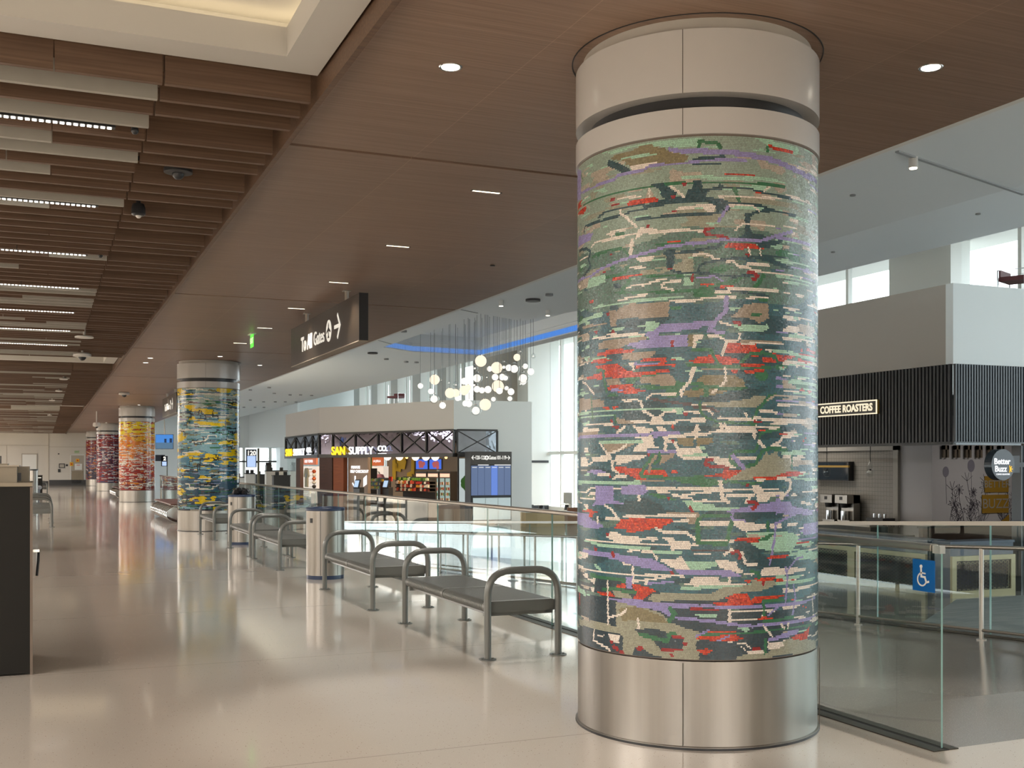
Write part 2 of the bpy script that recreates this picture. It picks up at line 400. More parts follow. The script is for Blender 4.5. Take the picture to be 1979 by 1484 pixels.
# plaster trays with a lit cove, one in every bay of the left ceiling
TRAYS = [(-9.0, -4.0, 'wide'), (3.6, 6.68, ''), (25.0, 27.6, ''), (45.8, 48.4, ''), (66.6, 69.2, ''), (86.2, 88, '')]
COVE = emis('cove_strip_light', (1.0, 0.80, 0.52), 4.0)
for i, (a, b, q) in enumerate(TRAYS):
    m = MB(); x0, x1 = -14, XL - 0.07
    ox1, oa, ob = 1.31, a + 0.3, b - 0.25
    z0, z1 = ZC + 0.02, ZC + 0.19
    m.box(x0, ox1, a, oa, z0, z1); m.box(x0, ox1, ob, b, z0, z1); m.box(ox1, x1, a, b, z0, z1)
    # hidden shelf: the tray widens above the lip
    zt = z1 + 0.11
    m.box(x0, x1, a - 0.0, b, zt, zt + 0.04); m.box(x0, x1, a, a + 0.03, z1, zt); m.box(x0, x1, b - 0.03, b, z1, zt); m.box(x1 - 0.03, x1, a, b, z1, zt)
    struct('ceiling_tray', m, SOFF)
    t = thing('cove_light', ['warm cove light strip of the tray behind the viewer', 'warm glowing cove light round the large white ceiling tray at top left', 'warm cove light line in the white ceiling band above the second column', 'cove light in the white ceiling band before the red column', 'cove light in the thin white band over the farthest bay', 'cove light glowing along the top of the end wall'][i], 'light', (0, 0, z1))
    mm = MB(); mm.box(x0 + .2, ox1 + 0.12, ob + 0.10, ob + 0.13, 0.003, 0.03); mm.box(x0 + .2, ox1 + 0.12, oa - 0.13, oa - 0.10, 0.003, 0.03); mm.box(ox1 + 0.12, ox1 + 0.15, oa - 0.13, ob + 0.13, 0.003, 0.03)
    mm.build('light_strip', COVE, t)

# the hall to the right: white soffit with a chandelier recess
ZS = 5.25
REC = [(10.0, 25.5), (10.0, 34.0), (11.3, 35.0), (13.85, 35.3), (13.85, 20.0), (12.9, 20.0), (11.5, 26.4)]
def soffit():
    m = MB()
    # pieces round the recess
    m.prism([(XR, -12), (12.1, -12), (12.1, 20), (XR, 20)], ZS, ZS + 0.3)
    ze = ZS + 0.47; m.add([(12.1, -12, ZS), (16, -12, ze), (16, 20, ze), (12.1, 20, ZS), (12.1, -12, ZS + .5), (16, -12, ze + .5), (16, 20, ze + .5), (12.1, 20, ZS + .5)], [(0, 3, 2, 1), (4, 5, 6, 7), (0, 1, 5, 4), (1, 2, 6, 5), (2, 3, 7, 6), (3, 0, 4, 7)])
    m.prism([(XR, 20), (12.9, 20), (11.5, 26.4), (10, 25.5), (XR, 25.5)], ZS, ZS + 0.3)
    m.prism([(XR, 25.5), (10, 25.5), (10, 34.0), (XR, 34.0)], ZS, ZS + 0.3)
    m.prism([(XR, 34), (10, 34.0), (11.3, 35.0), (13.85, 35.3), (14.2, 35.3), (14.2, 90), (XR, 90)], ZS, ZS + 0.3)
    m.prism([(13.85, 20), (14.2, 20), (14.2, 35.3), (13.85, 35.3)], ZS, ZS + 0.3)
    m.box(XR, 14.3, 19, 90, ZS + 0.6, ZS + 0.7)
    for a, b in zip(REC, REC[1:] + REC[:1]): m.wall(b, a, 0.05, ZS + 0.3, ZS + 0.62)
    return m
struct('ceiling_right', soffit(), COOLW)
# outer edge of the soffit bends up towards the windows
m = MB(); m.box(14.2, 14.3, 20, 90, ZS, 9.0); m.box(15.95, 16.05, -12, 20, ZS + .5, 9.0); m.box(14.3, 16.05, 19.95, 20.05, ZS + .5, 9.0); struct('wall_fascia', m, COOLW)
m = MB(); m.box(14.2, 30, -12, 140, 9.0, 9.1); struct('ceiling_high', m, WHITE)
m = MB(); m.box(XR, XR + 0.06, -12, 88, ZC, ZS + 0.3); struct('wall_bulkhead', m, WHITE)
# shadow joints and blue light in the recess
m = MB(); m.wall((9.4, 10.3), (12.5, 11.25), 0.05, ZS - 0.02, ZS); m.wall((5.9, 22.6), (9.9, 25.4), 0.03, ZS - 0.012, ZS); m.wall((8.0, 30.5), (10.0, 33.0), 0.02, ZS - 0.01, ZS)
struct('trim_3', m, pm('joint_grey', (0.34, 0.36, 0.36), 0.7))
t = thing('recess_light', 'blue light line around the chandelier recess in the white ceiling', 'light', (0, 0, ZS))
mm = MB(); BLUE = emis('blue_led', (0.09, 0.24, 0.62), 0.9)
for a, b in [(REC[1], REC[2]), (REC[2], REC[3]), (REC[3], REC[4])]: mm.wall(b, a, -0.04, 0.03, 0.19)
mm.build('light_strip', BLUE, t)
m = MB(); m.box(10.5, 10.62, 25.8, 33.4, ZS + 0.56, ZS + 0.60); struct('trim_4', m, BLKM)
m = MB(); m.box(10.9, 11.6, 26.3, 34.0, ZS + 0.54, ZS + 0.60); struct('trim_5', m, COOLW)

# outer walls
m = MB(); m.box(-14.2, -14, -12, 90, 0, 4.4); struct('wall_left', m, BEIGE)
m = MB(); m.box(-14.2, 30, -12.2, -12, 0, 9); struct('wall_back', m, BEIGE)
# end wall of the upper hall, with the recessed strip that the cove washes
m = MB(); m.box(-14, 0.4, 88, 88.2, 0, 4.4); m.box(0.4, 6.2, 87.9, 88.1, 0, 4.4)
struct('wall_end', m, BEIGE)
m = MB(); m.box(-14, 0.4, 87.96, 88, 2.9, 2.93); m.box(0.4, 0.45, 87.86, 87.9, 0, 4.2); m.box(0.4, 6.2, 87.88, 87.9, 2.8, 2.83)
for x in (-5.5, -4.0, -2.4): m.box(x, x + .03, 87.97, 88, 0, 2.9)
struct('trim_6', m, pm('trim_beige', (0.42, 0.38, 0.32), 0.6))
m = MB(); m.box(0.45, 3.0, 87.84, 87.9, 0, 0.38); m.box(-0.4, 0.4, 87.94, 88, 0, 0.3); m.box(4.85, 5.3, 87.84, 87.9, 0, 0.4); struct('baseboard_end', m, DARKG)

# end wall of the lower hall: white upper wall over a glazed opening
m = MB(); m.box(10.6, 17.5, 90, 90.3, 2.85, 9); m.box(4.4, 10.6, 90, 90.3, ZL, 9); m.box(17.5, 19.4, 88.5, 90.3, ZL, 9); m.box(19.4, 24, 90, 90.3, ZL, 9)
m.box(4.4, 4.6, 88, 90, ZL, ZS)
struct('wall_far', m, COOLW)
m = MB(); m.wall((15.3, 90), (17.5, 82), 0.2, 2.85, 9.0); struct('wall_angled', m, COOLW)
m = MB()
for x in (10.6, 12.6, 14.8, 16.9): m.box(x, x + 0.22, 90.05, 90.25, ZL, 2.85)
m.box(10.6, 17.5, 90.0, 90.1, 1.70, 1.82, 1)
struct('window_1', m, [WHITE, BLKM])
m = MB(); m.box(10.6, 17.5, 90.12, 90.14, ZL, 2.85); g = m.build('window_glass_1', GLASSW); g['kind'] = 'structure'

# tall window wall on the right, with deep white piers
def window_wall(n, x, y0, y1, zt, piers, mull, zb=ZL, tz=(2.2,)):
    m = MB()
    for (a, b) in piers: m.box(x - 0.45, x + 0.4, a, b, zb, zt)
    for y in mull: m.box(x - 0.06, x + 0.14, y - 0.07, y + 0.07, zb, zt)
    for z in tz: m.box(x - 0.1, x + 0.12, y0, y1, z - 0.09, z + 0.09)
    m.box(x - 0.1, x + 0.2, y0, y1, zb, zb + 0.25)
    struct('window_%d' % n, m, WHITE)
    m = MB(); m.box(x + 0.02, x + 0.035, y0, y1, zb, zt); g = m.build('window_glass_%d' % n, GLASSW); g['kind'] = 'structure'
window_wall(2, 28.2, -12, 60.4, 9.0, [(-12, -9), (2, 4.8), (15.0, 17.9), (28.0, 30.9), (41.0, 43.9), (54, 55.2)], [-5.5, -1.5, 8.2, 11.6, 21.3, 23.4, 25.55, 33.6, 37.1, 47.3, 50.8, 57.0, 58.8])
window_wall(3, 24.0, 62.4, 128, 9.0, [(66 + 5.2 * i, 67.7 + 5.2 * i) for i in range(12)], [64.2 + 5.2 * i for i in range(12)] + [65.1 + 5.2 * i for i in range(12)])
m = MB(); m.box(24.0, 26.75, 62, 62.4, ZL, 9.0); struct('wall_taupe', m, TAUPE)
m = MB(); m.box(26.75, 28.8, 60.4, 62.4, ZL, 9.0); struct('wall_pillar', m, WHITE)
m = MB(); m.box(26.7, 28.1, 60.36, 60.4, ZL, ZL + 0.35); m.box(26.7, 28.1, 60.36, 60.4, 1.62, 1.76); struct('baseboard_pillar', m, BLKM)
# ground outside
m = MB(); m.box(29.2, 220, -120, 320, ZL - 3.3, ZL - 3); struct('ground_outside', m, pm('apron_concrete', (0.45, 0.45, 0.43), 0.9))

# ------------------------------------------------------------ mosaic columns
CR = 0.69
MOSAIC = """mP -519,3212 -402,3214 -243,3217 15,3214 15,3167 -142,3178 -215,3190 -239,3209 -343,3206 -411,3200 -514,3203
nP -688,3135 -537,3139 -402,3149 -392,3133 -460,3108 -561,3102 -680,3114
tP -503,3181 -440,3191 -347,3185 -334,3201 -239,3207 -215,3187 -165,3179 -124,3147 -65,3138 -32,3118 -61,3086 -192,3095 -219,3113 -365,3113 -392,3121 -392,3144 -481,3165
mS9 -421,3157 -321,3154 -207,3152
wP -369,3110 -207,3110 -192,3091 -267,3082 -347,3080
kS36 -508,3152 -440,3119 -374,3080
vS16 -939,3069 -680,3051 -573,3054 -476,3054 -450,3072 -351,3077 -279,3077 -247,3091 -161,3088 -65,3087 15,3090
vS22 -135,3166 -65,3149 15,3148
vP -1011,3251 -830,3191 -846,3030 -1011,3049
gS10 -830,3167 -802,3128 -830,3107
gS13 -789,2981 -573,2981 -435,2982 -321,2982 -239,2982 -161,2984 15,2982
kP -239,2986 -227,2997 -173,2995 -154,2976 -124,2955 -98,2935 -105,2917 -54,2910 -36,2945 -14,2959 -7,2992 19,2994 19,2881 -68,2881 -142,2879 -180,2868 -259,2869 -279,2860 -283,2883 -239,2893 -161,2907 -180,2927 -192,2958 -207,2974
wS15 -127,2970 -61,2914
oP -374,2919 -219,2922 -196,2910 -203,2896 -365,2895 -381,2905
rS15 -500,2946 -473,2948
rS13 -486,2918 -438,2919
rS15 -68,2979 -54,2978
rS15 -125,2917 -114,2916
rS15 -120,2839 -109,2838
rS15 -261,2771 -251,2770
oP -939,2967 -744,2967 -734,2949 -789,2933 -939,2959
oP -939,3020 -830,3022 -808,3013 -863,3002 -808,2983 -939,2987
wS11 -247,2972 -247,2927
wS11 -440,2945 -300,2938
kS10 -602,2875 -554,2889 -411,2890 -279,2890
kS10 -777,2839 -766,2853 -573,2850 -411,2853 -343,2865 -259,2869
kS19 -317,2813 -247,2814
kS14 -247,2812 15,2817
wS15 -430,2882 -425,2862 -383,2833 -321,2776
wS10 -101,2850 15,2853
mS15 -65,3013 15,3009
mP 228,3222 396,3222 632,3214 625,3179 405,3189 315,3221
gS18 17,3170 21,3196 72,3192 123,3183 128,3161
vS29 -11,3150 79,3143 209,3137 327,3126 438,3116 569,3094 707,3081 910,3087
vS20 -4,3098 263,3098
kS13 -11,3106 134,3113
kP 115,3110 130,3130 149,3130 160,3105
kS11 -11,3080 130,3077
oS17 405,3189 462,3180 575,3179
gS17 394,3181 396,3159
oS13 160,3024 311,3026
mS19 -11,3010 171,3004 327,3008 462,3011
gS13 39,2981 209,2978 370,2984 513,2984
kP -13,2996 32,2992 39,2950 115,2956 126,2974 145,2960 141,2945 75,2942 57,2920 57,2905 141,2894 175,2880 178,2840 152,2814 108,2813 105,2857 83,2872 -13,2882
kS13 134,2956 295,2956 323,2942 392,2937 487,2932 569,2929
kS14 171,2872 247,2875 348,2870 415,2850 513,2846 599,2843
oS15 327,2937 351,2937
gS20 205,2947 228,2889
wS10 123,2905 307,2911 492,2916
wP -11,2864 79,2868 105,2857 101,2832 79,2824 43,2832 39,2847 -11,2853
kS15 -11,2818 108,2819
vS16 171,2858 134,2802 123,2777
kS31 275,2715 277,2810
kS15 279,2810 327,2835 415,2846
wS10 209,2730 243,2765 438,2769
wS10 374,2946 405,2971
wS11 175,2861 307,2863 340,2842
kS12 -777,2851 -777,2815
vP -907,2826 -649,2798 -697,2760 -939,2767
wP -537,2770 -481,2780 -392,2778 -392,2763 -460,2769 -471,2756 -492,2748
wP -334,2710 -325,2743 -300,2770 -247,2764 -199,2748 19,2738 19,2725 -50,2728 -161,2722 -239,2729 -279,2734 -325,2713
wS10 -680,2722 -641,2738 -460,2735 -321,2739
gS17 -453,2755 -404,2750
wS23 -351,2705 -360,2635
gS17 -664,2664 -619,2672 -514,2678 -435,2676 -392,2661 -378,2629
gS19 -378,2569 -402,2538 -460,2530 -543,2533
kS18 -883,2740 -744,2726 -688,2700 -715,2661 -688,2614 -777,2577 -802,2565
vS16 -939,2567 -680,2561 -573,2584 -486,2598 -411,2611 -321,2623 -239,2636 -161,2652 -68,2659 15,2668
oP -169,2673 -124,2686 -25,2686 -87,2676 -142,2671
wP -330,2609 -211,2612 -243,2581 -300,2583
kP -173,2616 -146,2640 -105,2639 -105,2622 -50,2627 19,2624 19,2613 -109,2612 -112,2549 -124,2524 -150,2540 -154,2603
rS14 -139,2536 -127,2535
kS11 -124,2528 -94,2513 19,2507
hP -939,2486 -543,2491 -481,2506 -65,2484 19,2489 19,2360 -131,2359 -435,2386 -664,2387 -939,2396
mP -715,2547 -543,2552 -543,2502 -939,2486 -907,2493 -724,2501
gS15 -460,2439 -321,2424 -87,2412 15,2423
gS23 -365,2492 -411,2452
gS12 -287,2507 -65,2495
oS10 -481,2513 -378,2514 -291,2519
kP -481,2479 -455,2491 -421,2476 -425,2461 -465,2464
wS12 -383,2453 -343,2464 -279,2461 -219,2475 -154,2485
wS12 -116,2424 -176,2439 -176,2457 -124,2469 -76,2468
wS10 -365,2560 -271,2556
wS10 -440,2391 -343,2404 -259,2408
mS15 -656,2374 -460,2374 -279,2379 -65,2385
wS12 -135,2364 15,2362
aP -508,2307 -514,2342 -435,2352 -365,2368 -135,2359 -142,2285 -239,2283 -450,2293 -460,2252 -503,2260
kS30 -492,2358 -455,2354
rS15 -525,2329 -514,2328
rS12 -503,2652 -495,2651
rS12 -558,2564 -548,2563
oS16 -701,2419 -660,2414
mP -61,2484 19,2478 19,2445 -61,2445
rS17 -17,2493 -17,2468
mP -271,2252 -192,2258 -199,2229 -219,2210 -271,2213
vP -215,2210 -161,2246 19,2251 19,2218 -87,2204
mS23 -883,2316 -573,2333
aS13 -802,2282 -531,2278
wS12 -11,2730 39,2726
kP 259,2747 295,2749 299,2727 327,2714 415,2713 410,2698 193,2686 263,2711
vS18 -11,2660 61,2669 126,2678 209,2679 370,2687 462,2721 569,2752
rS15 90,2740 54,2737 46,2719 61,2708 141,2700 171,2689
kS15 -11,2625 112,2641 141,2663
oP 149,2634 152,2649 182,2668 311,2669 340,2649 383,2640 247,2633
kP 319,2669 405,2687 513,2704 462,2666 405,2650 348,2649
mP 415,2661 502,2677 497,2654 452,2646
hP -11,2600 209,2555 415,2536 415,2388 -11,2343
wS13 -11,2600 17,2606 50,2607 75,2598 97,2579 145,2574
kS13 14,2511 17,2540 43,2558 97,2568 171,2580 247,2589 348,2601 513,2607
kP 311,2588 405,2598 513,2574 599,2549 462,2554 392,2575
gP 61,2510 97,2539 171,2554 193,2532 134,2502
kS15 -11,2508 43,2507 134,2491 209,2489 307,2500
wS13 163,2568 193,2569 228,2541 263,2538
wS15 405,2555 327,2559 275,2557 267,2542 307,2525 370,2518 513,2518
vS12 10,2480 61,2484 97,2491 134,2466 167,2433
gP -11,2376 -11,2424 97,2444 152,2459 216,2482 255,2483 171,2429 186,2378 97,2385
gS22 370,2503 348,2465 299,2418
rS18 279,2513 311,2511 336,2497 319,2478 307,2476
oP 14,2443 46,2453 108,2449 61,2437
oS12 123,2431 193,2441
kS13 101,2425 171,2418 287,2403 401,2394
wS16 171,2426 287,2423 462,2424
wS10 -11,2361 50,2375 134,2380 209,2379
wS11 267,2377 401,2387
wS12 105,2407 178,2406
vS27 160,2374 156,2305
vS22 152,2301 108,2261 72,2201
aP 182,2272 263,2347 401,2353 405,2276 344,2247 303,2268
gS18 303,2293 348,2295
vP -13,2251 97,2257 79,2232 -13,2218
wS12 123,2250 178,2235
mP 178,2239 392,2242 405,2217 247,2202 216,2218
rS15 201,2247 232,2247 232,2222
wS11 279,2642 295,2602
wS11 348,2638 353,2609
rS15 271,2608 283,2601
mP -271,2263 -199,2259 -199,2237 -247,2210 -271,2219
vP -219,2215 -180,2243 19,2236 19,2214 -192,2203 -192,2184 -41,2182 -41,2120 -300,2118 -392,2148 -338,2160 -243,2165 -275,2204
tP -39,2182 4,2181 -14,2123 -39,2123
aP -606,2174 -525,2186 -263,2181 -263,2166 -338,2160 -392,2148 -440,2129 -599,2142
rS23 -481,2228 -476,2212
rS16 -641,2242 -619,2239
rS15 -121,2152 -121,2130
wS11 -664,2205 -514,2200 -321,2196 -279,2193
wS10 -525,2213 -321,2203
oP -619,2117 -543,2126 -435,2131 -300,2112 -411,2104 -543,2099 -619,2105
aP -425,2098 -300,2108 -207,2107 -227,2075 -300,2064 -365,2064 -411,2070
oP -684,2076 -641,2088 -561,2089 -478,2071 -554,2061 -680,2068
oP -649,2045 -573,2051 -450,2052 -383,2008 -321,1997 -139,2005 -135,1990 -259,1980 -343,1967 -430,1967 -548,1984 -548,2026 -641,2041
oP -300,2056 -275,2068 -157,2065 -154,2046 -300,2047
oP -334,2028 -199,2044 -101,2028 -105,2019 -239,2023 -330,2018
vS11 -334,2041 -207,2037
wP -388,2054 -343,2055 -334,2006 -351,2006 -351,2029
oP -135,2056 -112,2063 -100,2050
oP -32,2046 19,2056 19,2034
oP -744,1994 -680,1999 -573,2013 -567,1974 -724,1977
gS15 -554,2019 -554,1973 -531,1902
aP -304,1970 -135,1979 -105,1952 -105,1919 -180,1921 -300,1940
aP -537,1972 -440,1966 -421,1935 -525,1937
oP -525,1921 -492,1935 -343,1931 -351,1916 -261,1896 -343,1882 -392,1884 -514,1909
vS12 -492,1908 -411,1906
gP -343,1920 -300,1929 -161,1917 -87,1908 -105,1897 -247,1901
wS22 -7,2020 -17,1980 -28,1940
wS17 -28,1936 -54,1914 -72,1893 -76,1867
tP -61,1889 19,1903 19,1851 -65,1863
wS13 -259,1855 -235,1876 -105,1873
wS13 -421,1859 -392,1843 -321,1851 -296,1836 -287,1798
kP -697,1880 -365,1868 -259,1857 -411,1855 -573,1862
oP -579,1812 -514,1823 -503,1801
oP -486,1824 -430,1818 -476,1802
aP -883,1887 -554,1857 -554,1823 -883,1803
mS15 -883,1794 -573,1797 -279,1798 -68,1793
mP -124,1791 -68,1797 -68,1762 -94,1768
mS15 -863,1769 -465,1770
wS15 -279,1787 -219,1752 -203,1744 -161,1780 -109,1781
wS26 -227,1737 -184,1740
wS17 -356,1731 -219,1724 -173,1723 -116,1722 -87,1735 15,1734
wS12 -61,1782 15,1782
rS18 -54,1766 -50,1766
rS17 -492,1740 -489,1740
rS17 -481,1709 -440,1706
oS15 -120,1702 -118,1691
aP -460,1758 -365,1736 -334,1721 -450,1724
wS10 -744,1727 -481,1721
pS15 -239,1852 -161,1836 -14,1815 15,1807
gS12 -680,1887 -664,1750
gS15 -465,1766 -460,1724
wS13 -802,1970 -744,1958 -649,1897
mP 216,2229 392,2235 401,2220 370,2204 232,2200
vS18 75,2228 68,2199 149,2195
wP -13,2185 43,2182 32,2162 7,2148 -1,2112 -13,2112
wS13 65,2177 108,2177 149,2158 163,2144 209,2144 232,2167 232,2185
wS22 163,2147 209,2150
oP 145,2100 160,2135 255,2138 323,2138 332,2118 370,2105 287,2084 279,2076 267,2087 152,2089
wS18 156,2133 149,2107 141,2081
oP -13,2046 21,2071 83,2074 101,2034 -13,2033
oP 101,2074 160,2071 239,2050 232,2038 171,2023 134,2027
oP 295,2076 370,2071 452,2060 452,2038 370,2042 361,2064 295,2069
oP 405,2099 462,2090 551,2072 487,2047 467,2046 452,2078
gS18 -11,2101 79,2103 94,2067 119,2030
gS19 -11,2028 134,2012 247,2013 415,2014
gS19 247,2009 243,2039 287,2084 370,2092 438,2078 462,2053
oS14 243,2024 374,2027
oS18 267,1990 366,1996
oS13 193,1988 216,1989
wS11 239,2139 507,2145
aS13 239,2150 487,2153
wP 374,2105 396,2117 433,2107 415,2097
oP 625,2075 808,2067 808,2056 625,2058
oP 632,2100 851,2102 851,2090 639,2089
mS14 433,2104 513,2104 599,2090 910,2083
oS23 660,2121 664,2121
oS17 725,2130 868,2119
aS12 36,1999 224,2000
tP 3,1943 39,1972 197,1972 259,1943 263,1911 171,1902 79,1913 54,1917 10,1932
tP -13,1888 36,1899 61,1902 178,1884 72,1862 36,1866 -13,1852
wS13 152,2008 156,1972 156,1939 130,1913 90,1880
gS18 -11,1899 61,1913 134,1902 275,1898
gS26 57,1906 54,1862
gS22 -11,1925 32,1924
kP -13,1848 152,1869 267,1900 396,1902 327,1860 287,1841 190,1836 97,1825 -13,1841
yP 28,1826 152,1829 228,1840 287,1845 311,1860 387,1867 370,1828 327,1805 209,1800 79,1807
gS18 452,1871 405,1862 370,1824 336,1790 319,1753 287,1724
pS15 -11,1804 79,1796 115,1778
wS15 -11,1815 54,1814
wS14 -11,1778 17,1771
wS13 25,1789 61,1789 90,1767
wS26 -11,1734 43,1738
wS16 123,1745 287,1738
wS13 263,1771 275,1745 327,1728
wS15 348,1785 405,1786 452,1776
wS18 319,1746 370,1743 725,1736
wS11 415,1720 743,1727
gS13 23,1829 25,1778 54,1748 115,1726 209,1719 327,1713
rS13 319,1729 353,1724
wS15 130,1715 134,1685
wS15 149,1712 163,1694 315,1694
wS16 10,1708 3,1685
mS17 551,1945 910,1946
mS12 618,1911 910,1911
wS10 462,1819 707,1823
rS14 664,1913 671,1913
wS17 569,2055 575,2055
wS17 618,2035 625,2035
nS10 396,1843 452,1871 569,1871 707,1869
aP -939,1691 -606,1682 -606,1655 -939,1650
vS18 -939,1654 -573,1658 -411,1662 -343,1661 -300,1664 -239,1659 -227,1667 -87,1665
vS15 -219,1652 -124,1658
wS23 -789,1699 -606,1693
wS17 -402,1703 -450,1674
wS16 -338,1706 -317,1694 -275,1695
wS22 -308,1675 -235,1685
wP -334,1646 -235,1656 -219,1641 -227,1603 -188,1592 -192,1585 -255,1585 -255,1567 -343,1571 -343,1590 -300,1615 -279,1634
mS17 -592,1627 -291,1623
aP -561,1611 -321,1616 -411,1579 -525,1565
wS13 -592,1619 -531,1565
wS13 -388,1605 -450,1575 -531,1557
wP -680,1547 -492,1549 -492,1522 -641,1519 -697,1496 -846,1487 -846,1540 -734,1539 -715,1507 -664,1523 -680,1535
wP -460,1549 -263,1555 -267,1541 -321,1522 -476,1519
vS15 -255,1570 -87,1571
tP -184,1625 -161,1629 -165,1618
tP -98,1647 -7,1643 -14,1599 -50,1595 -94,1614
wP -207,1700 -161,1699 -146,1673 -192,1674
wS18 -161,1644 -105,1650 -32,1657 15,1686
wS18 -157,1632 -157,1581
wS16 -150,1625 -105,1617 -94,1588
wP -94,1588 19,1591 19,1522 -50,1525 -105,1551
mS12 -61,1549 15,1547
rS14 -116,1628 -114,1625
rS15 -255,1555 -251,1553
aP -180,1555 -109,1558 -116,1540 -161,1514 -199,1492 -180,1529
wS19 -486,1515 -486,1477 -440,1458
wS15 -450,1507 -365,1522
oP -478,1484 -440,1490 -279,1477 -165,1474 -146,1440 -235,1425 -321,1421 -365,1443 -440,1458
gS17 -192,1559 -188,1529 -219,1503
gS19 -227,1555 -243,1522 -279,1485 -296,1447
gS17 -296,1440 -199,1440 -124,1422
aS15 -207,1548 -243,1503 -247,1459
oP -127,1474 -94,1470 -94,1455 -127,1452
gP -239,1485 -169,1481 -180,1474 -231,1474
gP -139,1433 -50,1441 19,1434 19,1390 -87,1408
vP -734,1460 -680,1470 -573,1469 -508,1450 -573,1445 -606,1449 -724,1452
wS17 -606,1445 -514,1446
rS15 -503,1438 -500,1436
wS15 -476,1423 -455,1439 -392,1439
mS22 -907,1398 -300,1404
aS13 -296,1412 -169,1415
vP -634,1379 -476,1381 -476,1301 -369,1296 -374,1291 -476,1288 -672,1269 -634,1297
vP -421,1386 -267,1392 -255,1358 -279,1343 -421,1341
wS11 -476,1372 -421,1371
wS15 -263,1373 -109,1372
wS15 -87,1373 15,1375
wP -211,1362 -146,1363 -124,1348 -14,1331 -14,1316 -65,1323 -116,1334 -131,1345 -203,1348
wS12 -65,1342 15,1351
gP -259,1347 -211,1351 -161,1337 -105,1319 -65,1308 -199,1322
rS18 -139,1326 -137,1324
wS19 -308,1328 -308,1316
mP -68,1310 19,1309 19,1265 -21,1265
rS16 -28,1279 -14,1254
wS12 -846,1343 -744,1345 -688,1368 -641,1369
wS12 -863,1308 -641,1311
wS12 -715,1322 -697,1338 -641,1340
vP -1011,1227 -706,1220 -697,1197 -561,1168 -561,1151 -724,1143 -1011,1161
oP -815,1236 -724,1247 -606,1244 -612,1232 -664,1226 -664,1202 -706,1205 -706,1228
wS14 -548,1276 -497,1259 -450,1215
wS19 -612,1205 -612,1181
wS23 -531,1204 -440,1204
wP -392,1228 -365,1236 -207,1236 -207,1222 -435,1211
aP -199,1240 -124,1249 19,1247 19,1188 -36,1188 -50,1220 -180,1222
wS13 -199,1231 1,1234
wS13 -112,1203 -39,1204
oP -435,1208 -124,1218 -112,1198 -161,1182 -180,1163 -476,1153 -421,1178
wS18 10,1705 -1,1668 3,1639
wS15 130,1712 132,1686
wS15 145,1705 163,1690 311,1691
wS15 -11,1654 61,1661 83,1673 126,1675 327,1676
tP -1,1643 94,1639 86,1613 10,1598
wS22 307,1691 315,1647
wS13 327,1702 370,1699 472,1693
oP 327,1680 370,1688 467,1689 415,1677 348,1675
oP 462,1663 540,1668 540,1655 492,1656
wS11 507,1673 618,1673
gS15 477,1685 392,1677 353,1665 340,1628 327,1584
wS18 344,1621 374,1592
wS16 557,1649 497,1645 472,1618 424,1600
wS13 424,1598 523,1593
wP -13,1591 25,1595 36,1565 61,1558 57,1543 17,1522 -13,1522
mS12 -11,1551 57,1551
mP 21,1595 43,1602 57,1584 36,1576
gS19 319,1573 209,1569 186,1554 178,1529 197,1503 247,1492 319,1496 336,1529 361,1570 405,1585 529,1582
wS13 193,1533 247,1533 323,1536
wP 57,1542 112,1540 171,1536 178,1507 209,1485 205,1478 175,1481 115,1496 90,1522
yP 160,1419 247,1474 327,1496 370,1544 387,1573 405,1551 457,1572 472,1540 557,1533 563,1477 632,1469 513,1455 452,1440 315,1426 271,1415
vS22 197,1547 224,1514 255,1485
oP 145,1478 247,1472 209,1448 156,1419 134,1437 46,1434 46,1443 141,1456
rS18 86,1527 61,1525 50,1507 61,1496 134,1489 167,1481
oP 452,1440 529,1462 632,1462 683,1450 618,1439 487,1438
oS10 315,1428 452,1429
gP -13,1448 43,1448 43,1434 141,1419 370,1407 287,1389 171,1408 61,1382 -13,1393
wS16 327,1422 374,1422
wS19 467,1427 557,1421 563,1398 557,1372 513,1339
rS16 275,1393 279,1393
wS13 -11,1375 126,1375
wS13 -11,1349 61,1357 134,1364 247,1371 462,1370
wS22 126,1412 134,1382 138,1346 141,1324
wS18 145,1324 171,1305
wS13 160,1338 315,1341
wP 299,1393 323,1397 370,1374 370,1359 315,1345
wP 327,1352 513,1361 507,1313 477,1314 477,1340 415,1329 392,1300 344,1301 327,1316
wS16 287,1327 267,1305
wS10 -11,1305 160,1306
wP 25,1313 50,1324 75,1309
mP -13,1302 97,1295 101,1280 287,1281 193,1263 -13,1263
vP 152,1258 247,1276 327,1290 415,1300 563,1305 569,1278 808,1245 808,1221 513,1235 462,1251 171,1251
rS18 279,1305 315,1305 332,1290 311,1272 303,1272
vS18 193,1250 188,1207 255,1206
wP 17,1210 178,1207 178,1181 17,1181
wP 197,1203 291,1200 291,1178 197,1181
gS18 178,1236 32,1228 10,1206 7,1168
gS16 186,1203 178,1169
gS16 396,1200 396,1165
wP 410,1185 487,1187 492,1163 410,1165
vS13 599,1232 513,1212 452,1184 447,1164
mP 492,1570 707,1568 707,1553 492,1555
nP 587,1530 808,1527 808,1496 587,1496
gS14 572,1548 572,1477
mS17 599,1424 910,1421
oP -481,1151 -431,1190 -118,1199 -176,1172 -276,1148 -347,1135 -398,1133 -372,1156
vP -875,1165 -561,1169 -561,1148 -678,1147
wS15 -209,1161 -176,1146 -52,1146 -1,1108
wP -527,1128 -459,1136 -411,1117 -359,1119 -299,1111 -209,1114 -187,1097 -231,1093 -276,1101 -299,1085 -372,1071 -452,1078 -535,1100
wP -176,1115 -124,1121 -103,1101 -31,1103 -26,1056 -124,1049 -145,1090
wS11 -757,1076 -481,1076 -287,1078 14,1080
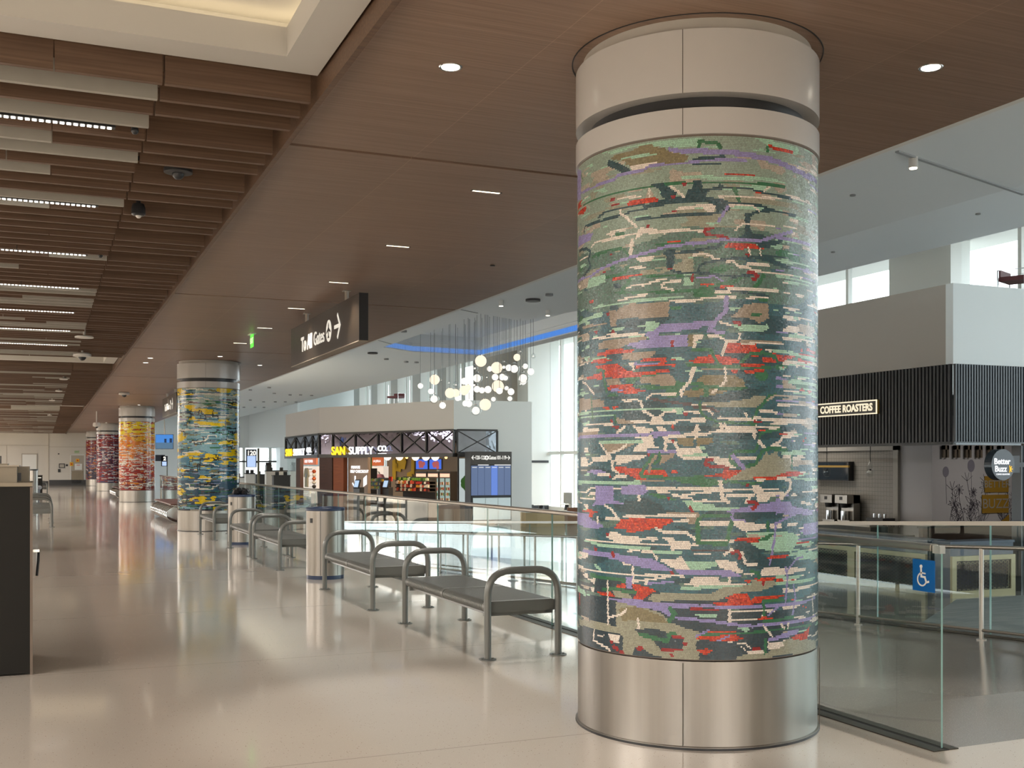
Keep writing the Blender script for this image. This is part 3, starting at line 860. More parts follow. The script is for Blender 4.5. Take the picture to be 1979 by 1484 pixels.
mS18 -678,1065 -561,1053 -398,1057 -247,1056
mS16 -220,1036 -72,1040
wP -398,1038 -311,1048 -299,1038 -372,1029
vP -875,1012 -606,1020 -445,1015 -317,1006 -231,999 -150,961 -113,936 -231,942 -335,958 -481,986 -715,996
wS13 -287,1036 -231,1035 -203,1000
wP -198,995 -108,1003 -77,1019 -52,994 -31,948 -113,952
mP -52,994 19,995 19,949 -26,949
vP -113,946 19,944 19,918 -72,917
rS19 -640,1032 -625,1027
rS23 -485,1017 -474,1002
rS19 -527,1120 -523,1117
wS11 -907,913 -596,907 -378,908 -124,915 -62,912
rS19 -125,933 -124,928
wP -411,972 -353,962 -353,956 -411,958
wS16 -347,946 -344,857
wS13 -341,873 -231,890 -134,910
wP -26,907 19,908 19,877 -72,865 -31,882
mS21 -69,850 19,852
vS10 -264,865 -118,882
wS18 -270,867 -264,865
gS22 -690,880 -519,876 -401,874 -418,831 -561,813
vP -391,896 -347,899 -353,830 -385,828
yP -481,810 -385,817 -347,778 -459,774
oP -452,852 -391,857 -398,832 -452,831
oP -347,857 -264,852 -198,824 -236,817 -287,777 -347,778 -323,811 -347,825
oP -615,794 -496,803 -459,777 -578,774
gS23 -411,815 -335,816
yP -231,817 19,826 19,790 -176,779 -198,767 -253,779
yP -459,748 -347,752 -187,716 -124,667 -57,639 19,626 19,477 -214,481 -287,516 -335,511 -347,468 -411,471 -411,577 -496,584 -875,577 -907,606 -606,630 -459,620
tP -445,717 -323,743 -253,722 -176,696 -145,666 -287,662 -411,657
vP -535,767 -347,778 -187,768 19,770 19,749 -134,744 -98,700 19,693 19,683 -72,680 -145,697 -187,726 -317,738 -411,752
gS26 -134,739 -108,715
gS26 -134,677 -124,693
rS15 -26,741 15,741
wS12 -523,865 -519,624
wS12 -512,662 -424,687 -385,717
wS14 -311,666 -311,603
wP -329,669 -317,678 -299,672 -305,661
dP -335,616 -214,631 -124,605 -62,583 -67,526 -187,524 -231,568 -293,589
gS23 -299,593 -220,579 -145,568 -134,605 -108,606
rS15 -118,593 -67,588
rS15 -176,520 -67,526
rS19 -59,560 -54,557
dP -335,522 -287,516 -214,481 -335,469
rS21 -311,516 -293,518
rS18 -124,495 -121,492
dP -875,571 -656,580 -496,584 -411,577 -411,477 -656,476 -875,470
wS13 -646,581 -656,520 -561,500 -512,491 -496,471
wP -519,570 -431,575 -438,532 -496,525
wP -615,558 -552,561 -569,548 -615,547
wS12 -690,473 -512,469
rS21 -474,506 -452,498
rS21 -424,486 -411,482
rS16 -496,533 -489,531
gS13 4,1195 7,1103
wP -772,847 -635,866 -646,827 -690,850
wP -690,817 -640,816 -662,776
oS25 -875,746 -875,701
mP -957,800 -757,782 -749,755 -957,760
mS19 -640,942 -587,919
wP 19,1195 178,1196 178,1180 19,1178
wP 193,1196 308,1194 386,1183 386,1162 264,1146 215,1170
mP 264,1146 569,1138 640,1106 569,1031 424,1042 332,1060 280,1097
nP 269,1133 492,1123 492,1112 280,1120
gS23 11,1195 14,1093 157,1083 188,1196
gS16 398,1193 398,1151
wS16 32,1103 157,1104
wP 178,1111 204,1111 204,1093 172,1093
oP 204,1098 215,1116 349,1114 337,1091
gP 337,1101 411,1136 437,1130 398,1100
kP 183,1078 280,1092 386,1012 552,1000 728,958 569,941 361,951 280,953 220,990
vS15 450,1192 443,1114 411,975
wS18 242,1036 258,1000 264,979 326,973
wP 141,1032 188,1067 209,1052 178,1037 152,1019
rS17 193,1039 220,1044 234,1026 231,1005
wS14 -6,1031 75,1032
pS11 -11,1049 167,1047
oP 383,1007 437,1023 544,1016 537,1006 424,998
mP -14,992 100,991 121,973 39,950 -14,954
wP 105,999 209,995 225,959 247,949 247,933 314,927 303,914 193,939 121,960
vP -14,944 172,950 247,915 167,916 -14,918
wP 355,941 380,958 577,946 716,937 704,922 411,908 355,915
oP 253,892 361,904 492,896 506,877 457,874 450,890 297,886 286,876
gS17 297,937 337,931 343,900
wP -14,908 121,909 126,883 297,876 193,862 -14,861
mS15 -11,854 167,863 492,867 861,871
wS14 178,909 178,883
yP 85,827 141,858 297,865 297,891 443,885 450,859 373,837 280,830 247,831 183,816 131,796 85,796
yP -14,826 85,827 126,791 -14,784
rS14 369,878 369,863
oP 157,801 209,826 275,822 297,788 326,808 514,801 492,792 361,791 361,770 193,755 59,770 183,785
vS17 -11,754 65,760 141,750 247,754 392,753 861,757
rP -14,749 110,745 126,735 -14,733
wS13 188,729 361,729 437,725
wS18 178,734 178,683
mS14 4,710 105,709
wS13 373,723 361,688
gS17 373,780 373,671 569,679 585,683
gS14 373,780 560,774
wS13 193,683 332,684
oP 332,684 361,695 492,690 424,684
vS13 521,949 537,896 521,771
vS13 585,851 603,787 577,694
vS14 670,999 612,992 537,938
vS12 464,744 398,701
dP -14,677 193,657 215,616 361,641 411,592 386,526 303,520 264,578 70,652 -14,651
vS17 -11,687 90,678 193,662 303,649 424,653 861,659
oP 4,580 19,606 193,616 258,584 209,575
oS15 39,621 204,624
gS12 34,608 247,615 492,622 785,619
vS12 4,600 70,632
vS12 95,566 172,601
mP 209,647 303,639 269,619
wP 167,570 258,568 303,531 386,516 386,500 280,506 220,559
dP 231,554 258,558 303,520 280,516
dP 4,574 167,570 220,549 269,506 193,483 65,478 4,533
oP 4,531 65,535 85,524 59,504 34,508
rS18 314,527 349,526
yP 193,483 280,506 386,500 457,542 552,570 887,519 887,475 492,482 247,476
vP 392,577 569,611 640,604 612,585 398,561
gS18 383,578 380,506
wP 398,561 492,554 514,537 457,516 398,525
oP 560,575 692,587 769,616 728,546 594,555
wS12 373,646 424,591
wS13 485,649 514,626
wS13 544,649 537,624
wS15 801,779 819,691"""
PAL = {'s': '#93a696', 'm': '#a3cdb2', 'w': '#e8ddd0', 'v': '#938bc0', 'k': '#214850', 'g': '#2c7049', 'o': '#cf3f16', 'r': '#990f16',
       't': '#857b5a', 'a': '#9c8d7a', 'h': '#5f7a70', 'b': '#35606c', 'd': '#263d47', 'y': '#9b9b86', 'p': '#574849', 'n': '#b5a998'}
PAL = {k: np.array(srgb(v)) for k, v in PAL.items()}

def vnoise(rng, u, z, su, sz, U):
    """smooth value noise that wraps round the column"""
    nu = max(2, int(round(U / su))); gz = int(3.2 / sz) + 4
    G = rng.random((nu, gz))
    a = (u / U % 1.0) * nu; b = z / sz
    i = np.floor(a).astype(int); j = np.floor(b).astype(int); fa = a - i; fb = b - j
    fa = fa * fa * (3 - 2 * fa); fb = fb * fb * (3 - 2 * fb)
    i0 = i % nu; i1 = (i + 1) % nu; j0 = np.clip(j, 0, gz - 1); j1 = np.clip(j + 1, 0, gz - 1)
    return (G[i0, j0] * (1 - fa) + G[i1, j0] * fa) * (1 - fb) + (G[i0, j1] * (1 - fa) + G[i1, j1] * fa) * fb

def seg_mask(mask, u, z, pts, hw):
    for (a, b) in zip(pts[:-1], pts[1:]):
        ax, az = a; bx, bz = b; dx, dz = bx - ax, bz - az; L = dx * dx + dz * dz + 1e-12
        t = np.clip(((u - ax) * dx + (z - az) * dz) / L, 0, 1)
        mask |= (u - ax - t * dx) ** 2 + (z - az - t * dz) ** 2 < hw * hw
    return mask

def poly_mask(u, z, pts):
    ins = np.zeros(u.shape, bool); n = len(pts)
    for i in range(n):
        x1, y1 = pts[i]; x2, y2 = pts[(i + 1) % n]
        if y1 == y2: continue
        c = (y1 > z) != (y2 > z)
        ins ^= c & (u < (x2 - x1) * (z - y1) / (y2 - y1) + x1)
    return ins

def streaks(rng, col, u, z, U, key, su, sz, thr, zr=None):
    n = 0.7 * vnoise(rng, u, z, su, sz, U) + 0.3 * vnoise(rng, u, z, su * 0.3, sz * 0.6, U)
    mk = n > thr
    if zr: mk &= (z > zr[0]) & (z < zr[1])
    col[mk] = key

def wander(rng, u, z, U, n, hw, step=0.09, zr=(0, 3), vert=0.25, length=8):
    mk = np.zeros(u.shape, bool)
    for _ in range(n):
        x = rng.random() * U; y = zr[0] + rng.random() * (zr[1] - zr[0]); pts = [(x, y)]; d = 1 if rng.random() < 0.5 else -1
        for _ in range(int(length * (0.5 + rng.random()))):
            if rng.random() < vert: y += (rng.random() - 0.5) * step * 1.6
            else: x += d * step * (0.4 + rng.random()); y += (rng.random() - 0.5) * 0.03
            pts.append((x, y))
        for off in (-U, 0, U):
            seg_mask(mk, u, z, [(a + off, b) for a, b in pts], hw)
    return mk

def hexcol(h): return np.array(srgb(h))

def pattern(which, u, z, H, U, tile):
    """colour of each tessera: u along the circumference, z above the mosaic's foot"""
    rng = np.random.default_rng(7 + which)
    key = np.zeros(u.shape, int); f = z / H
    nz = vnoise(rng, u, z, 0.5, 0.12, U)
    if which == 0:
        names = list(PAL); K = {k: i for i, k in enumerate(names)}
        key[:] = K['b']
        key[f + 0.14 * (nz - 0.5) > 0.66] = K['h']
        key[f + 0.10 * (nz - 0.5) > 0.80] = K['s']
        key[f + 0.12 * (nz - 0.5) < 0.16] = K['d']
        lo, hi = f < 0.64, f >= 0.8
        for k, su, sz, th, zr in [('g', .5, .03, .76, (0, 2.3)), ('t', .35, .07, .80, (0, 1.9)), ('v', .6, .03, .80, None), ('m', .6, .025, .80, None), ('w', .3, .022, .755, (0, 2.0)), ('o', .22, .035, .80, (0, 2.1)), ('k', .4, .03, .80, (1.9, 2.8))]:
            streaks(rng, key, u, z, U, K[k], su, sz, th, zr)
        key[wander(rng, u, z, U, 40, .009, zr=(0, 2.0))] = K['w']
        key[wander(rng, u, z, U, 12, .010, zr=(1.9, 2.7))] = K['k']
        key[wander(rng, u, z, U, 10, .012, zr=(0, 2.0))] = K['g']
        # the side towards the hall carries the composition
        uu = np.where(u > U / 2, u - U, u); front = (uu > -1.02) & (uu < 0.97)
        fk = key.copy(); fk[front] = np.where(f > 0.80 + 0.06 * (nz - .5), K['s'], np.where(f > 0.70 + 0.08 * (nz - .5), K['h'], np.where(f < 0.14 + .1 * (nz - .5), K['d'], K['b'])))[front]
        n2 = vnoise(rng, u, z, 0.12, 0.05, U)
        gm = front & (n2 > 0.80) & (f > 0.5) & (f < 0.80); fk[gm] = K['g']
        gm = front & (n2 < 0.22) & (f > 0.80); fk[gm] = K['n']
        for kk, su, sz, th, cond in [('k', .30, .045, .66, (f < .66) & (f > .14)), ('h', .22, .03, .76, f < .66), ('b', .25, .04, .72, (f > .62) & (f < .8)), ('y', .22, .035, .70, f > .74), ('m', .30, .022, .79, f > .5),
                                     ('w', .28, .020, .72, (uu > .50) | (uu < -.72)), ('m', .34, .022, .74, (uu > .45) | (uu < -.70)), ('v', .40, .024, .77, uu > .45), ('n', .25, .03, .74, (uu > .5) | (uu < -.7)), ('o', .14, .025, .82, (uu > .5) & (f < .75))]:
            n3 = .7 * vnoise(rng, u, z, su, sz, U) + .3 * vnoise(rng, u, z, su * .3, sz * .6, U)
            fk[front & cond & (n3 > th)] = K[kk]
        key = fk; zw = z + Z_M0
        for ln in MOSAIC.split('\n'):
            p = ln.split(' ')
            if len(p) < 2: continue
            pts = [tuple(int(q) / 1000 for q in s.split(',')) for s in p[1:]]
            us = [q[0] for q in pts]; zs = [q[1] for q in pts]
            w = 0 if p[0][1] == 'P' else max(0.0056, int(p[0][2:]) / 2000)
            box = (uu > min(us) - w) & (uu < max(us) + w) & (zw > min(zs) - w) & (zw < max(zs) + w) & (np.abs(uu) < 1.08)
            ix = np.nonzero(box)
            if len(ix[0]) == 0: continue
            if w == 0: mk = poly_mask(uu[ix], zw[ix], pts)
            else: mk = seg_mask(np.zeros(ix[0].shape, bool), uu[ix], zw[ix], pts, w)
            key[tuple(i[mk] for i in ix)] = K[p[0][0]]
        cols = np.array([PAL[k] for k in names])[key]
        var = {K['o']: .28, K['b']: .22, K['h']: .2, K['d']: .22, K['k']: .18, K['t']: .16}
        amp = np.full(len(names), .10)
        for k, v in var.items(): amp[k] = v
        cols = cols * (1 + amp[key] * (rng.random(u.shape) * 2 - 1))[..., None]
        red = (key == K['o']) & (rng.random(u.shape) > 0.6); cols[red] *= np.array([0.72, .35, .5])
        gr = ((key == K['b']) | (key == K['h'])) & (rng.random(u.shape) > 0.75); cols[gr] *= np.array([0.85, 1.12, 1.0])
        return cols
    if which == 1:
        P = ['#a9bbae', '#7aa9b4', '#437c94', '#204d66', '#12304a', '#e6c400', '#e0dccb', '#101c24', '#2c7049', '#5d2a2a', '#7b7754', '#9397b8']
        key[:] = 0; key[f + .25 * (nz - .5) < .72] = 1; key[f + .2 * (nz - .5) < .5] = 2; key[f + .2 * (nz - .5) < .30] = 3; key[f + .1 * (nz - .5) < .10] = 4
        for k, su, sz, th in [(1, .4, .05, .68), (6, .4, .035, .70), (2, .4, .04, .72), (3, .4, .03, .72), (11, .5, .03, .78), (10, .35, .05, .77), (8, .4, .03, .76), (9, .4, .025, .80)]:
            streaks(rng, key, u, z, U, k, su, sz, th)
        n = .72 * vnoise(rng, u, z, .40, .075, U) + .28 * vnoise(rng, u, z, .13, .03, U); key[n > .655] = 5
        key[wander(rng, u, z, U, 120, .0105, step=.10, zr=(0, 2.7), vert=.5, length=10)] = 7
        key[wander(rng, u, z, U, 12, .012, zr=(0, 2.7), vert=.35)] = 8
        key[wander(rng, u, z, U, 25, .012, zr=(0, 1.9), vert=.2)] = 6
    elif which == 2:
        P = ['#e8b000', '#e08010', '#c44a10', '#a01c0e', '#780c08', '#e3dccf', '#8d8a8c', '#6a1a22', '#f0d820']
        key[:] = 8; key[f + .2 * (nz - .5) < .88] = 0; key[f + .2 * (nz - .5) < .70] = 1; key[f + .25 * (nz - .5) < .5] = 2; key[f + .2 * (nz - .5) < .38] = 3; key[f + .2 * (nz - .5) < .2] = 4
        for k, su, sz, th in [(5, .45, .03, .66), (3, .5, .03, .74), (6, .4, .03, .76), (1, .4, .03, .74), (7, .4, .025, .78), (5, .2, .05, .78)]:
            streaks(rng, key, u, z, U, k, su, sz, th)
        key[wander(rng, u, z, U, 110, .010, zr=(0, 1.8), vert=.3)] = 5
    elif which == 3:
        P = ['#7c0a16', '#980f18', '#4c1a3a', '#352c56', '#d8cfd0', '#6f5a86', '#2f2440', '#b8401c']
        key[:] = 0; key[f + .4 * (nz - .5) < .55] = 2; key[f + .3 * (nz - .5) < .30] = 0; key[f < .06] = 3
        for k, su, sz, th in [(1, .4, .05, .66), (3, .5, .04, .68), (5, .4, .03, .72), (4, .35, .03, .68), (6, .4, .03, .74), (7, .3, .03, .78)]:
            streaks(rng, key, u, z, U, k, su, sz, th)
        key[wander(rng, u, z, U, 90, .011, zr=(0, 2.7), vert=.15)] = 4
    else:
        P = ['#7c1a24', '#3a2c4c', '#c87a20', '#28203a', '#b8a8a8', '#a02028', '#5b4468']
        key[:] = 0; key[f + .4 * (nz - .5) < .6] = 6; key[f + .3 * (nz - .5) < .3] = 3
        for k, su, sz, th in [(5, .4, .05, .66), (1, .5, .04, .64), (2, .3, .04, .70), (4, .35, .03, .70)]:
            streaks(rng, key, u, z, U, k, su, sz, th)
    cols = np.array([hexcol(h) for h in P])[key]
    return cols * (1 + .13 * (rng.random(u.shape) * 2 - 1))[..., None]

def mosaic_mat(rough=.30, spec=.80):
    m = bpy.data.materials.new('glass_mosaic'); m.use_nodes = True; t = m.node_tree; N = t.nodes; b = N['Principled BSDF']
    a = N.new('ShaderNodeAttribute'); a.attribute_name = 'tessera'; t.links.new(a.outputs['Color'], b.inputs['Base Color'])
    b.inputs['Roughness'].default_value = rough; b.inputs['Specular IOR Level'].default_value = spec
    tc = N.new('ShaderNodeTexCoord'); no = N.new('ShaderNodeTexNoise'); no.inputs['Scale'].default_value = 120; t.links.new(tc.outputs['Object'], no.inputs['Vector'])
    bp = N.new('ShaderNodeBump'); bp.inputs['Strength'].default_value = 0.35; bp.inputs['Distance'].default_value = 0.001
    t.links.new(no.outputs['Fac'], bp.inputs['Height']); t.links.new(bp.outputs['Normal'], b.inputs['Normal'])
    return m
MOS = mosaic_mat(); MOSF = mosaic_mat(.14, .45)
GROUT = pm('grout', (0.16, 0.13, 0.11), 0.8)
Z_M0, Z_M1 = 0.476, 3.225

def mosaic_mesh(which, tile):
    U = 2 * math.pi * CR; H = Z_M1 - Z_M0
    nu = int(round(U / tile)); nz = int(round(H / tile)); du = U / nu; dz = H / nz
    rng = np.random.default_rng(100 + which)
    J, I = np.meshgrid(np.arange(nz), np.arange(nu), indexing='ij')
    brick = ((J * 0.37) % 1.0) * du
    uc = (I + 0.5) * du + brick; zc = (J + 0.5) * dz
    wv = 0.004 * np.sin(uc * 9 + zc * 5)      # courses run slightly wavy
    cols = pattern(which, uc % U, zc, H, U, tile)
    phi0 = math.atan2(-5.54, -3.53) if which == 0 else 0.0
    gap = 0.07
    hw = du / 2 * (1 - gap) * (0.90 + 0.12 * rng.random(uc.shape)); hh = dz / 2 * (1 - gap) * (0.90 + 0.12 * rng.random(uc.shape))
    ts = .035 if which == 0 else .012; tx = rng.normal(0, ts, uc.shape); tz = rng.normal(0, ts, uc.shape)
    V = np.zeros(uc.shape + (4, 3))
    for q, (a, b) in enumerate([(-1, -1), (1, -1), (1, 1), (-1, 1)]):
        jj = rng.normal(0, du * 0.035, uc.shape); jk = rng.normal(0, dz * 0.035, uc.shape)
        uu = uc + a * hw + jj; zz_ = zc + b * hh + jk + wv * 0.0
        r = CR + 0.0035 + a * hw * tx + b * hh * tz
        ph = phi0 + uu / CR
        V[..., q, 0] = r * np.cos(ph); V[..., q, 1] = r * np.sin(ph); V[..., q, 2] = Z_M0 + zz_
    nf = uc.size; V = V.reshape(-1, 3)
    me = bpy.data.meshes.new('mosaic')
    me.vertices.add(len(V)); me.vertices.foreach_set('co', V.astype(np.float32).ravel())
    me.loops.add(nf * 4); me.loops.foreach_set('vertex_index', np.arange(nf * 4, dtype=np.int32))
    me.polygons.add(nf); me.polygons.foreach_set('loop_start', np.arange(0, nf * 4, 4, dtype=np.int32)); me.polygons.foreach_set('loop_total', np.full(nf, 4, np.int32))
    me.update(calc_edges=True)
    at = me.attributes.new('tessera', 'FLOAT_COLOR', 'FACE')
    c = np.ones((nf, 4), np.float32); c[:, :3] = cols.reshape(-1, 3); at.data.foreach_set('color', c.ravel())
    me.materials.append(MOS if which == 0 else MOSF); me.validate(); return me

def column(which, x, y, tile, label):
    t = thing('mosaic_column', label, 'column', (x, y, 0))
    n = 96 if which == 0 else 48
    m = MB(); m.lathe([(CR + .012, 0.0), (CR + .012, 0.015), (CR, 0.018), (CR, Z_M0 - 0.012), (CR - 0.01, Z_M0 - 0.006)], n); m.cyl(0, 0, 0, 0.012, CR + 0.014, n, 1); m.build('base_cladding', [STEEL, BLKM], t, label='brushed stainless steel base')
    m = MB(); m.cyl(0, 0, Z_M0 - 0.006, Z_M1 + 0.02, CR - 0.003, n); g = m.build('core', GROUT, t)
    o = bpy.data.objects.new('mosaic', mosaic_mesh(which, tile)); COL.objects.link(o); o.parent = t
    m = MB(); m.lathe([(CR - .02, Z_M1 + .012), (CR + .012, Z_M1 + .012), (CR + .012, Z_M1 + 0.15), (CR - .03, Z_M1 + 0.15)], n); m.build('collar', CAPW, t, label='white enamel ring above the mosaic')
    m = MB(); m.cyl(0, 0, Z_M1 + .02, Z_M1 + 0.30, CR - 0.07, n); m.build('reveal', BLKM, t, label='black recessed gap')
    m = MB(); m.lathe([(CR - .07, 3.455), (CR + .012, 3.455), (CR + .012, 3.79), (CR - .03, 3.79)], n); m.build('sleeve', CAPW, t, label='glossy white enamel sleeve')
    m = MB(); m.cyl(0, 0, 3.5, ZC, CR - 0.03, n); m.lathe([(CR + 0.03, ZC - 0.004), (CR + 0.036, ZC - 0.004), (CR + 0.036, ZC), (CR + 0.03, ZC)], n, 1); m.build('neck', [pm('neck_grey', (0.42, 0.40, 0.36), 0.4), BLKM], t)
    # vertical panel joints
    m = MB()
    for k in range(4):
        a = math.atan2(-y, -x) - 0.095 + k * math.pi / 2; r = CR + .0125
        for (z0, z1) in ((0.02, Z_M0 - .02), (Z_M1 + .012, Z_M1 + .15), (3.455, 3.79)):
            c, s_ = math.cos(a), math.sin(a); px, py = r * c, r * s_; tx, ty = -s_ * .0018, c * .0018
            m.prism([(px - tx, py - ty), (px + tx, py + ty), (px + tx - c * .004, py + ty - s_ * .004), (px - tx - c * .004, py - ty - s_ * .004)], z0, z1)
    m.build('panel_joint', TRIMD, t)
    return t
column(0, 3.53, 5.54, 0.0089, 'nearest round column clad in sage, teal and red mosaic')
column(1, 3.53, 26.16, 0.016, 'column with light blue and yellow mosaic crossed by dark lines')
column(2, 3.53, 47.2, 0.024, 'column whose mosaic fades from yellow at the top to red below')
column(3, 3.53, 67.4, 0.035, 'column with crimson and violet mosaic behind the yellow and red one')
column(4, 3.53, 84.0, 0.045, 'farthest column, dark red and orange mosaic beside the end wall door')

# ------------------------------------------------------------ glass guard rail beside the benches
GX = 4.37
def near_rail():
    t = thing('glass_railing', 'long glass guard railing with metal top rail running behind the benches', 'railing', (GX, 4.465, 0))
    n = 26; p = 1.615
    for k in range(n):
        y0, y1 = k * p + 0.006, (k + 1) * p - 0.006
        m = MB(); x = 0.006
        m.add([(-x, y0, .005), (-x, y1, .005), (-x, y1, 1.055), (-x, y0, 1.055)], [(0, 3, 2, 1)], 0)
        m.add([(x, y0, .005), (x, y1, .005), (x, y1, 1.055), (x, y0, 1.055)], [(0, 1, 2, 3)], 0)
        for yy in (y0, y1): m.add([(-x, yy, .005), (x, yy, .005), (x, yy, 1.055), (-x, yy, 1.055)], [(0, 1, 2, 3)] if yy == y0 else [(3, 2, 1, 0)], 1)
        m.build('glass_panel', [GLASS, GEDGE], t)
    m = MB(); prof = [(-.026, 1.04), (.026, 1.04), (.030, 1.05), (.030, 1.068), (.022, 1.078), (-.022, 1.078), (-.030, 1.068), (-.030, 1.05)]
    L = n * p; k = len(prof)
    m.add([(x, 0.06, z) for x, z in prof] + [(x, L, z) for x, z in prof], [tuple(range(k - 1, -1, -1))] + [tuple(range(k, 2 * k))] + [((i + 1) % k, i, k + i, k + (i + 1) % k)[::-1] for i in range(k)])
    m.build('top_rail', STEELP, t)
    m = MB(); m.box(-.018, .018, 0, .055, 1.03, 1.072); m.build('end_clip', pm('satin_clip', (.6, .6, .56), .35, .8), t, label='pale metal clip at the near end of the rail')
    m = MB(); m.box(-.09, -.016, -.03, L, 0.0, .006); m.box(.016, .08, -.03, L, 0.0, .006); m.box(-.016, .016, -.03, L, 0, .003, 1); m.build('base_shoe', [TRIMD, BLACK], t)
near_rail()

def wheel_sign():
    t = thing('accessible_route_sign', 'blue wheelchair symbol sign fixed to the end glass panel', 'sign', (GX - .013, 4.585, .905), -math.pi / 2)
    m = MB(); m.box(-.08, .08, -.004, 0.0, -.085, .085); m.build('sign_plate', pm('sign_blue', (0.0, .105, .36), .35), t)
    m = MB(); y = -.0045; w = .011
    m.disc(-.016, .048, .0095, y, .002)
    m.line([(-.016, .034), (-.014, -.006), (.012, -.008), (.024, -.034), (.038, -.030)], w, y, .002)
    m.line([(-.015, .014), (.012, .012)], .008, y, .002)
    pts = [(-.006 + .034 * math.cos(a), -.020 + .034 * math.sin(a)) for a in [math.radians(q) for q in range(118, 345, 14)]]
    m.line(pts, .0075, y, .002); m.build('wheelchair_symbol', pm('symbol_white', (.75, .74, .70), .4), t)
wheel_sign()

# far guard rail and handrail of the ramp
def ramp_rail():
    t = thing('ramp_glass_railing', 'glass railing with brown top rail along the far side of the ramp', 'railing', (8.19, 0, 0))
    p = 1.52; y = 3.21
    while y < RY1 - 0.3:
        a, b = y + .006, y + p - .006; x = .006; za, zb = ramp_z(a), ramp_z(b)
        m = MB()
        m.add([(-x, a, za), (-x, b, zb), (-x, b, zb + 1.05), (-x, a, za + 1.05)], [(0, 3, 2, 1)], 0)
        m.add([(x, a, za), (x, b, zb), (x, b, zb + 1.05), (x, a, za + 1.05)], [(0, 1, 2, 3)], 0)
        for yy, z in ((a, za), (b, zb)): m.add([(-x, yy, z), (x, yy, z), (x, yy, z + 1.05), (-x, yy, z + 1.05)], [(0, 1, 2, 3)] if yy == a else [(3, 2, 1, 0)], 1)
        m.build('glass_panel', [GLASS, GEDGE], t); y += p
    Y = [3.2, RY0, y]
    m = MB()
    for a, b in zip(Y[:-1], Y[1:]):
        za, zb = ramp_z(a), ramp_z(b)
        vs = [(-.028, a, za + 1.04), (.028, a, za + 1.04), (.028, a, za + 1.08), (-.028, a, za + 1.08), (-.028, b, zb + 1.04), (.028, b, zb + 1.04), (.028, b, zb + 1.08), (-.028, b, zb + 1.08)]
        m.add(vs, [(0, 1, 2, 3), (4, 7, 6, 5), (0, 4, 5, 1), (3, 2, 6, 7), (0, 3, 7, 4), (1, 5, 6, 2)])
    m.build('top_rail', STEELP, t)
    m = MB()
    for a, b in zip(Y[:-1], Y[1:]):
        za, zb = ramp_z(a), ramp_z(b)
        vs = [(-.05, a, za), (.05, a, za), (.05, a, za + .02), (-.05, a, za + .02), (-.05, b, zb), (.05, b, zb), (.05, b, zb + .02), (-.05, b, zb + .02)]
        m.add(vs, [(0, 1, 2, 3), (4, 7, 6, 5), (0, 4, 5, 1), (3, 2, 6, 7), (0, 3, 7, 4), (1, 5, 6, 2)])
    m.build('base_shoe', TRIMD, t)
    t = thing('ramp_handrail', 'round metal handrail on slim posts along the far side of the ramp', 'handrail', (7.92, 0, 0))
    m = MB(); m.tube([(0, 3.0, .85), (0, RY0, .85), (0, 31.0, ramp_z(31) + .85), (0, 31.25, ramp_z(31) + .80)], .019, 10); m.build('handrail_tube', STEELP, t)
    m = MB(); m.tube([(0, 3.0, .09), (0, RY0, .09), (0, 31.0, ramp_z(31) + .09)], .015, 8); m.build('curb_tube', STEELP, t)
    y = 4.3
    while y < 31:
        z = ramp_z(y); m = MB(); m.cyl(0, y, z, z + .84, .021, 10); m.cyl(0, y, z, z + .012, .045, 12); m.build('post', STEELP, t); y += 1.66
ramp_rail()

